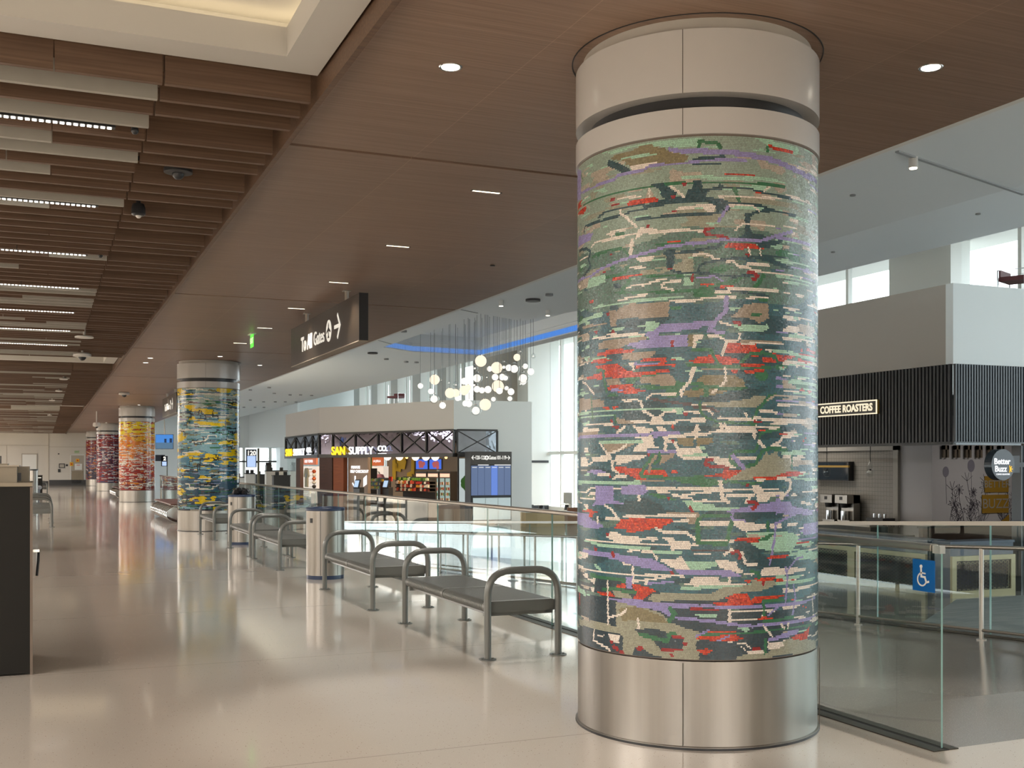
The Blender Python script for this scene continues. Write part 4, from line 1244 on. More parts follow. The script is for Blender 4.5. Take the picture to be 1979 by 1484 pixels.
# ------------------------------------------------------------ benches
def rounded(path, rad, n=7):
    out = [Vector(path[0])]
    for a, b, c in zip(path[:-2], path[1:-1], path[2:]):
        a, b, c = Vector(a), Vector(b), Vector(c); u = (a - b).normalized(); v = (c - b).normalized()
        p0, p1 = b + u * rad, b + v * rad
        for i in range(n + 1):
            t = i / n; out.append(p0 * (1 - t) ** 2 + b * 2 * t * (1 - t) + p1 * t * t)
    out.append(Vector(path[-1])); return out
def bench_proto(name, label, group, Lb=2.04, hw=.31):
    t = thing(name, label, 'bench', (0, 0, 0), 0, group)
    # profile across: flat top, edges rolled down and under
    prof = []
    R_ = .044; zt = .44
    for s_ in (-1, 1):
        seg = [(s_ * (hw - .045 - .03), zt - 2 * R_ + .004)] if False else []
        arc = [(s_ * (hw - R_ + R_ * math.sin(a)), zt - R_ + R_ * math.cos(a)) for a in [math.pi * i / 8 for i in range(9)]]
        arc.append((s_ * (hw - R_ - .05), zt - 2 * R_))
        prof += (arc[::-1] if s_ < 0 else arc)
    inner = []
    for (x, z) in prof:
        cx = max(-(hw - R_), min(hw - R_, x)); cz = zt - R_
        if abs(x) > hw - R_: d = Vector((x - cx, z - cz)); d = d * (1 - .006 / max(d.length, 1e-6)); inner.append((cx + d.x, cz + d.y))
        else: inner.append((x, z - .006 if z > cz else z + .006))
    def sweep(m, y0, y1):
        k = len(prof); ring = prof + inner[::-1]; n = len(ring)
        vs = [(x, y0, z) for x, z in ring] + [(x, y1, z) for x, z in ring]
        m.add(vs, [(i, n + i, n + (i + 1) % n, (i + 1) % n) for i in range(n)], 0)
        for i in range(k - 1):
            a, b, c, d = i, i + 1, n - 2 - i, n - 1 - i
            m.add([vs[a], vs[b], vs[c], vs[d]], [(0, 1, 2, 3)], 0); m.add([vs[n + a], vs[n + b], vs[n + c], vs[n + d]], [(3, 2, 1, 0)], 0)
    m = MB()
    sweep(m, .0, .075); sweep(m, Lb - .075, Lb); sweep(m, Lb / 2 - .03, Lb / 2 + .03)
    y = .087
    while y < Lb - .09:
        if not (Lb / 2 - .045 < y < Lb / 2 + .03): sweep(m, y, y + .0155)
        y += .0262
    m.build('seat', GREYP, t)
    m = MB(); m.box(-hw + .03, hw - .03, .0, .008, zt - .088, zt - .004); m.box(-hw + .03, hw - .03, Lb - .008, Lb, zt - .088, zt - .004)
    m.box(-hw + .01, -hw + .016, .01, Lb - .01, zt - .06, zt - .03); m.build('end_plate', GREYP, t)
    m = MB()
    for y in (.05, Lb - .09): m.box(-hw + .02, hw - .02, y, y + .04, zt - .118, zt - .089)
    m.box(-hw + .05, -hw + .09, .05, Lb - .05, zt - .108, zt - .089); m.box(hw - .09, hw - .05, .05, Lb - .05, zt - .108, zt - .089)
    m.build('support_frame', GREYP, t)
    for y in (-.030, Lb + .030):
        m = MB(); m.tube(rounded([(-hw + .01, y, .006), (-hw + .01, y, .68), (hw - .01, y, .68), (hw - .01, y, .006)], .20), .0285, 12)
        fr = m.build('arm_and_leg_frame', GREYP, t)
        for x in (-hw + .01, hw - .01):
            m = MB(); m.cyl(x, y, 0, .008, .067, 20); m.cyl(x + .045, y, .008, .014, .008, 8); m.cyl(x - .045, y, .008, .014, .008, 8); m.build('foot_plate', GREYP, fr)
    return t
G1 = 'grey metal benches along the glass railing'
b0 = bench_proto('metal_bench', 'nearest grey slatted metal bench with looped arms beside the big column', G1)
b0.location = (3.45, 7.91, 0)
for y, x, lb in [(11.05, 3.43, 'second grey slatted metal bench, in front of the nearest steel bin'), (15.72, 3.40, 'grey metal bench just behind the nearest steel bin'), (18.25, 3.42, 'grey metal bench touching the third one, before the farther steel bin'), (22.52, 3.44, 'farthest grey metal bench, against the blue and yellow column')]:
    dup(b0, (x, y, 0), label=lb)
G2 = 'grey metal benches behind the left counter'
for y, lb in [(28.8, 'grey metal bench end showing beyond the big dark counter, nearer one'), (31.6, 'second grey metal bench beyond the dark counter, its arm rising behind the first'), (57.5, 'small distant bench beside the far black counter')]:
    dup(b0, (-.09, y, 0), label=lb, group=G2)

# curved-leg seats with wooden slat tops
def loop_bench(y0, n, label):
    t = thing('slat_bench', label, 'bench', (3.5, y0, 0), 0, 'wooden slat benches on curved steel ribs')
    L = n * .75
    m = MB()
    for i in range(6): m.box(-.50 + i * .165, -.50 + i * .165 + .14, 0, L, .47, .50)
    m.build('slatted_top', WOODS, t)
    m = MB(); m.box(-.42, -.36, 0.05, L - .05, .43, .47); m.box(.3, .36, 0.05, L - .05, .43, .47); m.build('rail_frame', CHROME, t)
    for k in range(n * 2):
        y = .2 + k * .375
        m = MB(); pts = [(-.20 + -.40 * math.sin(a) , y, .235 + .225 * math.cos(a)) for a in [math.pi * i / 14 for i in range(15)]]
        m.tube([(p[0], p[1], max(.012, p[2])) for p in pts], .014, 8)
        m.build('curved_leg', CHROME, t)
loop_bench(29.2, 6, 'wooden slat bench on curved steel ribs left of the blue and yellow column')
loop_bench(50.5, 6, 'wooden slat bench on curved steel ribs left of the yellow and red column')
t = thing('spiky_plant', 'spiky green potted plant behind the wooden slat bench', 'plant', (3.72, 32.4, .503))
m = MB(); m.cyl(0, 0, 0, .22, .13, 16, 0, .17); m.build('pot', pm('pot_grey', (.2, .2, .19), .6), t)
m = MB(); random.seed(3)
for i in range(26):
    a = i * 2.4; l = .35 + .25 * random.random(); lean = .15 + .5 * random.random()
    c, s_ = math.cos(a), math.sin(a); w = .03
    m.add([(-s_ * w, c * w, .2), (s_ * w, -c * w, .2), (c * l * lean * .5 + s_ * w * .7, s_ * l * lean * .5 - c * w * .7, .2 + l * .6), (c * l * lean * .5 - s_ * w * .7, s_ * l * lean * .5 + c * w * .7, .2 + l * .6), (c * l * lean, s_ * l * lean, .2 + l)], [(0, 1, 2, 3), (3, 2, 4)])
m.build('leaves', pm('agave_green', (.08, .13, .07), .5), t)

# ------------------------------------------------------------ steel bins
def bin_(x, y, label, bag=False):
    t = thing('waste_bin', label, 'bin', (x, y, 0), 0, 'round steel bins between the benches')
    bl = MATS.get('bin_blue') or pm('bin_blue', (.022, .045, .105), .35)
    m = MB(); m.lathe([(0.0, .05), (.25, .05), (.25, .90), (0.0, .90)], 40); m.build('body', STEEL, t)
    m = MB(); m.cyl(0, 0, 0, .05, .245, 40); m.build('base_ring', bl, t, label='dark blue base ring')
    m = MB(); m.lathe([(.252, .895), (.258, .90), (.258, .925), (.25, .935), (.20, .94), (.19, .925), (.0, .90)], 40); m.build('top_ring', bl, t, label='dark blue lid ring')
    m = MB()
    for a in (math.radians(-118), math.radians(-64), math.radians(62)):
        c, s_ = math.cos(a), math.sin(a); r = .2505
        m.prism([(r * c + s_ * .003, r * s_ - c * .003), (r * c - s_ * .003, r * s_ + c * .003), ((r - .01) * c - s_ * .003, (r - .01) * s_ + c * .003), ((r - .01) * c + s_ * .003, (r - .01) * s_ - c * .003)], .055, .893)
    m.build('door_joint', BLKM, t)
    m = MB(); a = math.radians(-150); c, s_ = math.cos(a), math.sin(a); m.box(-.006, .006, -.02, .02, .74, .80)
    o = m.build('latch', BLKM, t, (.249 * c, .249 * s_, 0)); o.rotation_euler = (0, 0, a)
    if bag:
        m = MB(); rnd = random.Random(5)
        for i in range(9): m.sphere(((rnd.random() - .5) * .24, (rnd.random() - .5) * .24, .955 + .05 * rnd.random()), .05 + .03 * rnd.random(), 8)
        m.build('bin_liner', pm('black_plastic', (.008, .008, .009), .35), t, label='black plastic liner bunched on top')
bin_(3.45, 14.42, 'nearer round stainless steel bin with dark blue lid ring')
bin_(3.47, 21.2, 'farther round steel bin with a black liner bunched on top', True)

# ------------------------------------------------------------ counters at the left
TAN = pm('tan_laminate', (.27, .225, .16), .45)
CBLK = pm('counter_black', (.009, .008, .006), .55, spec=.25)
t = thing('gate_counter', 'big dark gate counter with tan top at the left edge', 'counter', (-.07, 8.6, 0))
m = MB(); m.box(-2.3, 0, 0, .9, 0.012, 1.345); m.build('body', CBLK, t)
m = MB(); m.box(-.012, .006, -.006, .02, 0, 1.34); m.build('corner_edge', pm('edge_brown', (.16, .12, .09), .5), t)
m = MB(); m.box(-2.3, .004, -.012, .92, 1.345, 1.372); m.build('worktop', TAN, t)
m = MB(); m.box(-2.3, -.10, .12, .9, 1.372, 1.487); m.box(-.098, -.02, .45, .9, 1.372, 1.487); m.build('raised_shelf', TAN, t)
m = MB(); m.box(-2.3, -.085, .10, .905, 1.487, 1.497); m.build('shelf_top', pm('tan_light', (.36, .31, .24), .4), t)
m = MB(); m.box(-.0975, -.075, .30, .36, 1.38, 1.44); m.build('socket', BLKM, t)
m = MB(); m.cyl(.03, .28, .855, .875, .014, 10); m.box(0, .05, .265, .295, .855, .875); m.build('handle_mount', CHROME, t)
m = MB(); m.tube([(.045, .28, .86), (.042, .28, .79), (.032, .28, .68)], .009, 8); m.build('lever', BLKM, t, label='black hanging lever')
for (x, y, h, w, d, lb) in [(.0, 54.5, 1.02, 1.4, .8, 'black counter in the distance beyond the big dark counter'), (-.55, 20.5, 1.52, 1.0, .8, 'tan counter behind the big dark counter')]:
    t = thing('podium', lb, 'counter', (x, y, 0)); m = MB(); m.box(-w, 0, 0, d, 0, h - .03); m.build('body', CBLK if x == 0 else TAN, t); m = MB(); m.box(-w, .01, -.01, d, h - .03, h); m.build('worktop', CBLK if x == 0 else TAN, t)
    if x == 0: m = MB(); m.box(-.22, -.05, -.012, -.01, h - .13, h - .09); m.build('notice', SIGNW, t)
t = thing('desk_screen', 'low clear screen standing on the far tan counter', 'screen', (-1.0, 20.6, 1.52)); m = MB(); m.box(-.35, .35, 0, .01, 0, .11); m.build('pane', GLASS, t); m = MB(); m.box(.34, .36, -.01, .02, 0, .13); m.box(-.36, -.34, -.01, .02, 0, .13); m.build('bracket', BLKM, t)
t = thing('steel_post', 'short brushed steel drum beside the tan counter', 'bin', (-.25, 35.2, 0)); m = MB(); m.cyl(0, 0, 0, 1.33, .13, 24); m.build('body', STEEL, t); m = MB(); m.cyl(0, 0, 1.33, 1.37, .135, 24); m.build('lid', BLKM, t)
t = thing('lined_bin', 'grey bin with a white plastic liner behind the left benches', 'bin', (-.35, 38.0, 0))
m = MB(); m.cyl(0, 0, 0, .75, .24, 20, 0, .29); m.build('body', pm('bin_grey', (.16, .18, .22), .5), t)
m = MB(); rnd = random.Random(8)
for i in range(14): a = i * .45; m.sphere((.27 * math.cos(a), .27 * math.sin(a), .77 + .04 * rnd.random()), .05 + .02 * rnd.random(), 8)
m.build('liner', pm('plastic_liner', (.5, .52, .56), .3), t)

# ------------------------------------------------------------ ceiling baffles
random.seed(11)
DEEP = .17
def baffle_mesh(L, mat):
    m = MB(); m.box(-L, 0, -.021, .021, 0, DEEP); return m.mesh('ceiling_baffle', mat)
cache = {}
def board(x1, L, y, mat, label, group, z=3.745):
    key = (round(L, 2), mat.name)
    if key not in cache: cache[key] = baffle_mesh(L, mat)
    o = bpy.data.objects.new('ceiling_baffle', cache[key]); COL.objects.link(o); o.location = (x1, y, z); tag(o, label, 'ceiling baffle', group)
far = MB()
k = 0; y = 6.80
rows = []
while y < 86.0:
    if not any(a - .06 < y < b + .06 for a, b, _ in TRAYS): rows.append((y, k))
    y += .305; k += 1
count = 0
for y, k in rows:
    short = (k % 4 == 3); bar = (k % 8 == 3)
    segs = []
    if not short: segs.append((1.53, .865, 'w'))
    x = .655; rr = random.Random(k * 7 + 1)
    brk = [.06, -.245, -.55, -1.16]
    b1 = brk[(k * 3) % 4] if rr.random() < .6 else -1.77
    c1 = 'g' if rr.random() < (.16 if y < 15 else .34) else 'w'
    if k == 1: b1, c1 = -2.2, 'g'
    if k == 2: b1, c1 = -.245, 'w'
    if k == 5: b1, c1 = .06, 'w'
    if k == 6: b1, c1 = -2.2, 'g'
    segs.append((x - .004, x - b1 - .008, c1))
    segs.append((b1 - .004, 4.2 + b1, 'g' if rr.random() < .22 or k == 5 else 'w'))
    for j, (x1, L, c) in enumerate(segs):
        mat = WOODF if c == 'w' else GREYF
        if y < 25:
            if j == 0 and not short: lb, gr = 'brown wood-look ceiling baffle ending beside the flat wood ceiling', 'right-hand baffle boards of the near bay'
            elif c == 'w': lb, gr = 'brown wood-look ceiling baffle board further in over the left aisle', 'brown inner baffle boards of the near bay'
            else: lb, gr = 'pale grey ceiling baffle board among the brown ones', 'pale grey baffle boards of the near bay'
            board(x1, L, y, mat, lb, gr); count += 1
        else:
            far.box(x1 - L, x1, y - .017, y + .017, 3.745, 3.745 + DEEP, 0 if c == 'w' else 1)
o = far.build('distant_ceiling_baffles', [WOODF, GREYF]); tag(o, 'brown and pale grey ceiling baffles of the far bays beyond the second white band', 'ceiling baffles', kind='stuff')

LEDS = emis('led_dots', (1.0, .93, .82), 7.0)
proto = None
names = ['nearest dotted linear ceiling light among the baffles', 'second dotted linear ceiling light', 'third dotted linear ceiling light', 'fourth dotted linear ceiling light', 'fifth dotted linear ceiling light', 'sixth dotted linear ceiling light', 'seventh dotted linear ceiling light, next to the white band']
for i in range(7):
    y = 7.715 + .15 + 2.44 * i
    lb = names[i] + ', counting away from the viewer' if i else names[i]
    if proto is None:
        proto = thing('linear_light', lb, 'light', (.45, y, 3.752), 0, 'dotted linear lights between the baffles')
        m = MB(); m.box(-4, 0, -.03, .03, .006, .06); m.build('housing', BLKM, proto)
        m = MB()
        for q in range(95): m.box(-.05 - q * .042, -.024 - q * .042, -.014, .014, 0, .006)
        m.build('led_row', LEDS, proto)
    else: dup(proto, (.45, y, 3.752), label=lb)
# far bays: plain light lines
for j, yy in enumerate([29.5, 32, 34.5, 37, 39.5, 42, 44.4]):
    pass

def disc_dev(name, label, cat, x, y, z, r, h, mat, lens=None, group=None, stem=0):
    t = thing(name, label, cat, (x, y, z), 0, group)
    m = MB(); m.lathe([(0, 0), (r * .8, 0), (r, -h * .4), (r, -h), (r * .75, -h * 1.15), (0, -h * 1.15)][::-1], 24); m.build('housing', mat, t)
    if lens: m = MB(); m.sphere((0, 0, -h * 1.1), r * .45, 12); m.build('lens', lens, t)
    if stem: m = MB(); m.cyl(0, 0, 0, (ZC + .36 - z) if x < XL else stem, .02, 8); m.build('stem', mat, t)
WPL = pm('white_plastic', (.66, .64, .60), .4)
disc_dev('ceiling_speaker', 'round black ceiling speaker between the near baffles', 'speaker', .98, 8.99, 3.84, .11, .05, BLKM, BLKM, stem=.3)
disc_dev('security_camera', 'black cylinder camera with white lens ring under the near baffles', 'camera', .78, 10.25, 3.80, .06, .09, BLKM, WPL, stem=.35)
disc_dev('smoke_detector', 'dark disc device high among the baffles above the second white band', 'detector', .98, 15.1, 3.86, .11, .04, BLKM, stem=.3)
disc_dev('access_point', 'white oval access point hanging below the baffles, nearer one', 'wireless access point', .65, 20.0, 3.68, .15, .035, WPL, stem=.3)
disc_dev('dome_camera', 'white multi-lens dome camera before the second white ceiling band', 'camera', .72, 23.3, 3.70, .17, .07, WPL, BLKM, stem=.3)
for i, (x, y, lb) in enumerate([(.5, 30.5, 'small white detector below the baffles of the second bay, nearest'), (.45, 35.5, 'small white detector below the baffles of the second bay, middle'), (.3, 40.8, 'small white detector below the baffles of the second bay, farthest'), (.3, 53, 'small white detector below the baffles of the third bay')]):
    disc_dev('detector', lb, 'detector', x, y, 3.72, .10, .04, WPL, group='small white detectors', stem=.25)
disc_dev('dome_camera', 'white dome camera on the wood ceiling before the yellow and red column', 'camera', 2.45, 38.0, ZC, .17, .08, WPL, BLKM)
disc_dev('dome_camera', 'white dome camera on a drop stem before the crimson column', 'camera', 2.2, 52.0, ZC - .5, .16, .16, WPL, BLKM, stem=.5)
for (x, y) in [(.45, 7.8), (.45, 12.6)]:
    t = thing('track_spotlight', 'small black spotlight hanging at the end of the ' + ('nearest' if y < 9 else 'third') + ' dotted light', 'spotlight', (x + .12, y, 3.80)); m = MB(); m.cyl(0, 0, -.05, .02, .022, 12); m.sphere((0, 0, -.06), .026, 10); m.build('head', BLKM, t); m = MB(); m.cyl(0, 0, 0, .3, .006, 6); m.build('stem', BLKM, t)

# ------------------------------------------------------------ lights let into the wood ceiling
DOWN = emis('downlight_glow', (1.0, .90, .72), 6.0)
SLOT = emis('slot_glow', (1.0, .86, .62), 3.0)
def downlight(x, y, lb, r=.055, ring=CHROME):
    t = thing('downlight', lb, 'light', (x, y, ZC), 0, 'round downlights in the wood ceiling')
    m = MB(); m.lathe([(r, -.001), (r + .012, -.004), (r + .016, 0.0)], 20); m.build('trim_ring', ring, t)
    m = MB(); m.cyl(0, 0, -.003, -.001, r, 20); m.build('lens', DOWN, t)
downlight(2.23, 6.17, 'round lit downlight in the wood ceiling left of the big column')
downlight(4.86, 5.06, 'round lit downlight in the wood ceiling right of the big column')
for x, y, lb in [(2.2, 25.6, 'small downlight before the blue and yellow column, nearer of the left pair'), (2.2, 26.8, 'small downlight before the blue and yellow column, farther of the left pair'), (3.56, 24.6, 'small downlight just above the blue and yellow column'), (4.74, 26.4, 'small downlight right of the blue and yellow column top'), (3.5, 45.8, 'small downlight just above the yellow and red column'), (3.3, 66, 'small downlight above the crimson column')]:
    downlight(x, y, lb, .05)
for i in range(6):
    lb = 'lit slot light in the wood ceiling, ' + ['nearest to the big column', 'second from the big column', 'third from the big column, above the hanging sign', 'fourth, beyond the hanging sign', 'fifth, near the green exit sign', 'sixth, last before the second column'][i]
    t = thing('slot_light', lb, 'light', (3.53, 8.86 + 2.58 * i, ZC), 0, 'slot lights in the wood ceiling')
    m = MB(); m.box(-.14, .14, -.022, .022, -.003, 0); m.build('frame', BLKM, t); m = MB()
    for q in range(3): m.box(-.125 + q * .085, -.125 + q * .085 + .078, -.012, .012, -.006, -.003)
    m.build('lens', SLOT, t)
disc_dev('sprinkler', 'tiny dark sprinkler dot in the wood ceiling right of the slot lights', 'sprinkler', 4.9, 12.1, ZC, .03, .01, BLKM)

# ------------------------------------------------------------ hanging signs
def plane_icon(m, cx, cz, r, y, mi_bg, mi_fg):
    m.disc(cx, cz, r, y, .004, mi_bg, 28)
    y2 = y - .0045
    m.mark([(cx - .10 * r, cz - .62 * r), (cx + .10 * r, cz - .62 * r), (cx + .13 * r, cz + .5 * r), (cx, cz + .75 * r), (cx - .13 * r, cz + .5 * r)], y2, .003, mi_fg)
    m.mark([(cx - .72 * r, cz - .22 * r), (cx, cz + .05 * r), (cx + .72 * r, cz - .22 * r), (cx + .72 * r, cz - .05 * r), (cx, cz + .36 * r), (cx - .72 * r, cz - .05 * r)], y2, .003, mi_fg)
    m.mark([(cx - .34 * r, cz - .66 * r), (cx + .34 * r, cz - .66 * r), (cx, cz - .34 * r)], y2, .003, mi_fg)
def arrow(m, cx, cz, s_, y, d=1, mi=0):
    w = s_ * .17
    m.line([(cx - d * s_ * .5, cz), (cx + d * s_ * .42, cz)], w, y, .004, mi)
    m.line([(cx + d * s_ * .05, cz + s_ * .48), (cx + d * s_ * .48, cz), (cx + d * s_ * .05, cz - s_ * .48)], w, y, .004, mi)
def gate_sign(y, lb):
    t = thing('hanging_sign', lb, 'sign', (3.8, y, 3.4), -math.pi / 2)
    m = MB(); m.box(-2.1, 2.1, -.06, .06, -.30, .31); m.box(2.1, 2.105, -.06, .06, -.30, .31, 1); m.build('sign_box', [SIGNB, BLKM], t)
    m = MB(); m.box(-2.1, 2.1, -.064, .064, -.312, -.30); m.build('bottom_trim', pm('sign_trim', (.30, .25, .19), .4), t)
    text('To All', .30, -.94, -.064, -.035, SIGNW, t, bold=.010); text('Gates', .29, -.12, -.064, -.035, SIGNW, t)
    m = MB(); plane_icon(m, .48, .0, .155, -.061, 0, 1); m.build('plane_symbol', [SIGNW, SIGNB], t); m = MB(); arrow(m, .98, .01, .30, -.061, 1, 0); m.build('arrow', SIGNW, t)
    for x in (-1.2, 1.25):
        m = MB(); m.cyl(x, 0, .31, ZC - 3.4, .028, 10); m.box(x - .06, x + .06, -.05, .05, ZC - 3.4 - .012, ZC - 3.4); m.build('hanger', STEELP, t)
gate_sign(15.9, 'long dark brown hanging sign reading To All Gates with plane and arrow')
gate_sign(36.9, 'farther dark brown hanging gate sign beside the blue and yellow column')
t = thing('exit_sign', 'glowing green exit sign under the wood ceiling', 'sign', (3.47, 20.1, ZC), -math.pi / 2)
m = MB(); m.box(-.16, .16, -.05, .05, -.02, 0); m.build('canopy', WPL, t)
m = MB(); m.box(-.15, .15, -.004, .004, -.25, -.02); m.build('panel', emis('exit_green', (.10, .85, .05), 1.0), t)
text('EXIT', .15, 0, -.005, -.135, emis('exit_letter', (.5, 1.0, .35), 1.3), t)

# ------------------------------------------------------------ chandelier of glass globes
GL = [(1080,648,105,'L'),(1025,712,60,'C'),(660,818,92,'L'),(530,875,50,'W'),(625,925,50,'W'),(655,990,92,'B'),(732,1053,60,'W'),(722,820,26,'C'),(790,845,36,'C'),(852,862,55,'C'),(800,940,92,'L'),(850,940,75,'L'),(870,985,55,'W'),(928,832,62,'W'),(930,915,90,'L'),(965,890,60,'L'),(980,968,60,'W'),(940,1035,55,'W'),(972,1038,60,'W'),(1035,1095,100,'B'),(1120,1045,105,'L'),(1045,800,100,'B'),(1020,865,70,'C'),(1045,905,60,'W'),(1090,915,55,'W'),(1145,908,65,'W'),(1195,993,60,'B'),(1235,878,110,'L'),(1225,710,105,'L'),(1160,720,50,'W'),(1290,700,95,'C'),(1335,710,60,'W'),(1385,715,100,'B'),(1210,795,60,'W'),(1275,795,60,'W'),(1305,800,65,'B'),(1135,795,42,'C'),(1315,893,55,'B'),(1355,928,62,'W'),(1345,988,62,'B'),(1410,615,65,'L'),(1440,560,46,'C'),(1485,693,70,'B'),(1465,800,105,'B'),(1465,835,60,'W'),(1440,858,42,'C'),(1535,745,62,'W'),(1558,603,46,'C'),(1250,920,60,'W')]
KIND = {'L': ('peach-glowing opal globe', 'opal'), 'W': ('white frosted globe', 'white'), 'B': ('clear bubble globe with white core', 'bubble'), 'C': ('small clear glass bubble', 'clear')}
ZR = ZS + .6
side = lambda X: 'left' if X < 800 else ('middle-left' if X < 1060 else ('middle-right' if X < 1300 else 'right'))
hgt = lambda Y: 'high' if Y < 720 else ('mid-height' if Y < 900 else 'low')
rnd = random.Random(21); seen = {}
gpos = []
for (gx, gy, gd, kd) in GL:
    px, py = 700 + gx / 4.712, 560 + gy / 4.712
    zc = 36 - (px - 810) / 220 * 7.2 + (len(gpos) * 7 % 5 - 2) * .7 + (rnd.random() - .5) * .6
    k = (px - 989.5) / F
    gpos.append([(k * CO + SI) * zc, (-k * SI + CO) * zc, zz(py, zc), gd / 4.712 / 2 * zc / F, kd, gx, gy])
for _ in range(150):      # keep neighbouring globes apart
    for a in range(len(gpos)):
        for b in range(a + 1, len(gpos)):
            A, B = gpos[a], gpos[b]; d = Vector((A[0] - B[0], A[1] - B[1], A[2] - B[2])); need = A[3] + B[3] + .02
            if d.length < need:
                # slide along the line of sight depth only
                s_ = (need - d.length) * .6; sg = 1 if d.y >= 0 else -1
                for P_, q in ((A, sg), (B, -sg)):
                    z0 = math.hypot(P_[0], P_[1]); f = 1 + q * s_ / z0
                    P_[2] = EYE + (P_[2] - EYE) * f; P_[0] *= f; P_[1] *= f
lampcol = {}
for i, (x, y, z, r, kd, gx, gy) in enumerate(gpos):
    what, nm = KIND[kd]
    key = (kd, side(gx), hgt(gy)); seen[key] = seen.get(key, 0) + 1
    lb = '%s, %s on the %s side of the pendant cluster' % (what, hgt(gy), side(gx))
    t = thing('pendant_lamp', lb, 'pendant lamp', (x, y, z), 0, '%ss %s on the %s side' % (what, hgt(gy), side(gx)))
    m = MB(); m.cyl(0, 0, r, ZR - z, .006, 6); m.build('cord', pm('cord_grey', (.25, .27, .28), .4) if 'cord_grey' not in MATS else MATS['cord_grey'], t)
    m = MB(); m.cyl(0, 0, r * .90, r * 1.10, r * .28, 12); m.build('cap', CHROME, t)
    if kd == 'L': m = MB(); m.sphere((0, 0, 0), r, 20); m.build('globe', OPAL, t)
    elif kd == 'W': m = MB(); m.sphere((0, 0, 0), r, 20); m.build('globe', OPALW, t)
    else:
        m = MB(); m.sphere((0, 0, 0), r, 20); m.build('glass_globe', GLASSB, t)
        m = MB(); m.sphere((0, 0, -r * .1), r * (.72 if kd == 'B' else .30), 16); m.build('core', OPALW, t)

# ------------------------------------------------------------ corner shop
A1, B1 = (13.95, 59.7), (18.2, 49.9)
RS = math.atan2(B1[1] - A1[1], B1[0] - A1[0]); DX, DY = math.cos(RS), math.sin(RS); NX, NY = -DY, DX
LF = math.hypot(B1[0] - A1[0], B1[1] - A1[1])
def fs(px, t=0.0):
    """distance along the shop front (and depth) of image column px on the plane t metres behind it"""
    a = (A1[0] + NX * t, A1[1] + NY * t); b = (B1[0] + NX * t, B1[1] + NY * t)
    p, dep = plane_pt(px, a, b); return (p[0] - a[0]) * DX + (p[1] - a[1]) * DY, dep
def sloc(s_, t, z): return (A1[0] + DX * s_ + NX * t, A1[1] + DY * s_ + NY * t, z)
SHOPW = pm('cafe_upper_wall', (.42, .38, .335), .7, var=.015, scale=.5); SHOPU = pm('shop_upper_wall', (.56, .52, .475), .7, var=.015, scale=.5)
m = MB()
poly = [(13.95, 68.8), A1, B1, (18.2, 49.9), (18.35, 50.05), (18.35, 68.8)]
m.wall((13.95, 68.8), A1, .25, 3.20, 4.62); m.wall(A1, B1, .25, 3.20, 4.62)
m.prism([(13.95, 68.8), (14.2, 59.9), (18.3, 50.3), (22.25, 50.3), (22.25, 68.8)], 4.5, 4.6)
struct('wall_shop', m, SHOPU)
m = MB(); m.box(18.2, 22.3, 49.9, 50.2, 3.2, 4.62); m.box(20.45, 22.3, 49.9, 50.2, ZL, 3.2); m.box(22.1, 22.3, 50.2, 62, ZL, 4.62); struct('wall_shop_side', m, WHITE)
BRZ = pm('shop_bronze', (.035, .030, .026), .4)
MIRR = pm('dark_mirror_glass', (.16, .155, .21), .04, 1.0, .25, 1.2, bump=0.0)
_t = MIRR.node_tree; _n = _t.nodes.new('ShaderNodeTexNoise'); _n.inputs['Scale'].default_value = 1.6; _b = _t.nodes.new('ShaderNodeBump'); _b.inputs['Strength'].default_value = .5; _b.inputs['Distance'].default_value = .018
_tc = _t.nodes.new('ShaderNodeTexCoord'); _t.links.new(_tc.outputs['Object'], _n.inputs['Vector'])
_t.links.new(_n.outputs['Fac'], _b.inputs['Height']); _t.links.new(_b.outputs['Normal'], _t.nodes['Principled BSDF'].inputs['Normal'])
MIRL = pm('pale_mirror_glass', (.50, .54, .62), .05, 1.0, .25, 1.5)
_t = MIRL.node_tree; _n = _t.nodes.new('ShaderNodeTexNoise'); _n.inputs['Scale'].default_value = 1.6; _b = _t.nodes.new('ShaderNodeBump'); _b.inputs['Strength'].default_value = .5; _b.inputs['Distance'].default_value = .018
_tc = _t.nodes.new('ShaderNodeTexCoord'); _t.links.new(_tc.outputs['Object'], _n.inputs['Vector'])
_t.links.new(_n.outputs['Fac'], _b.inputs['Height']); _t.links.new(_b.outputs['Normal'], _t.nodes['Principled BSDF'].inputs['Normal'])
def fascia(label, loc, rot, edges, braced, mir):
    t = thing('shop_fascia', label, 'fascia', loc, rot)
    for i, (a, b) in enumerate(zip(edges[:-1], edges[1:])):
        m = MB(); m.box(a, b, .02, .06, 2.06, 3.16); m.build('mirror_panel', mir, t)
    m = MB(); L0, L1 = edges[0], edges[-1]
    m.box(L0, L1, -.06, .1, 3.13, 3.22); m.box(L0, L1, -.08, .2, 1.88, 2.07)
    for e in edges: m.box(e - .035, e + .035, -.05, .05, 2.05, 3.15)
    m.build('truss_frame', BRZ, t)
    m = MB()
    for (a, b) in zip(edges[:-1], edges[1:]):
        if (a, b) in braced: m.line([(a, 2.06), (b, 3.15)], .035, 0, .03); m.line([(a, 3.15), (b, 2.06)], .035, 0.0, .03)
    m.build('cross_brace', BRZ, t)
    return t
e = [0.0, fs(643)[0]] + [fs(q)[0] for q in (686.5, 730.5, 776, 824)] + [LF]
fascia('dark mirrored sign band with crossed bars over the shop front', (A1[0], A1[1], 0), RS, e, list(zip(e[1:-1], e[2:])), MIRR)
e2 = [0, 2.9, 5.4, 7.4, 9.0]
fascia('narrow mirrored sign band on the left end of the shop', (13.95, 68.8, 0), -math.pi / 2, e2, list(zip(e2[:-1], e2[1:])), MIRR)
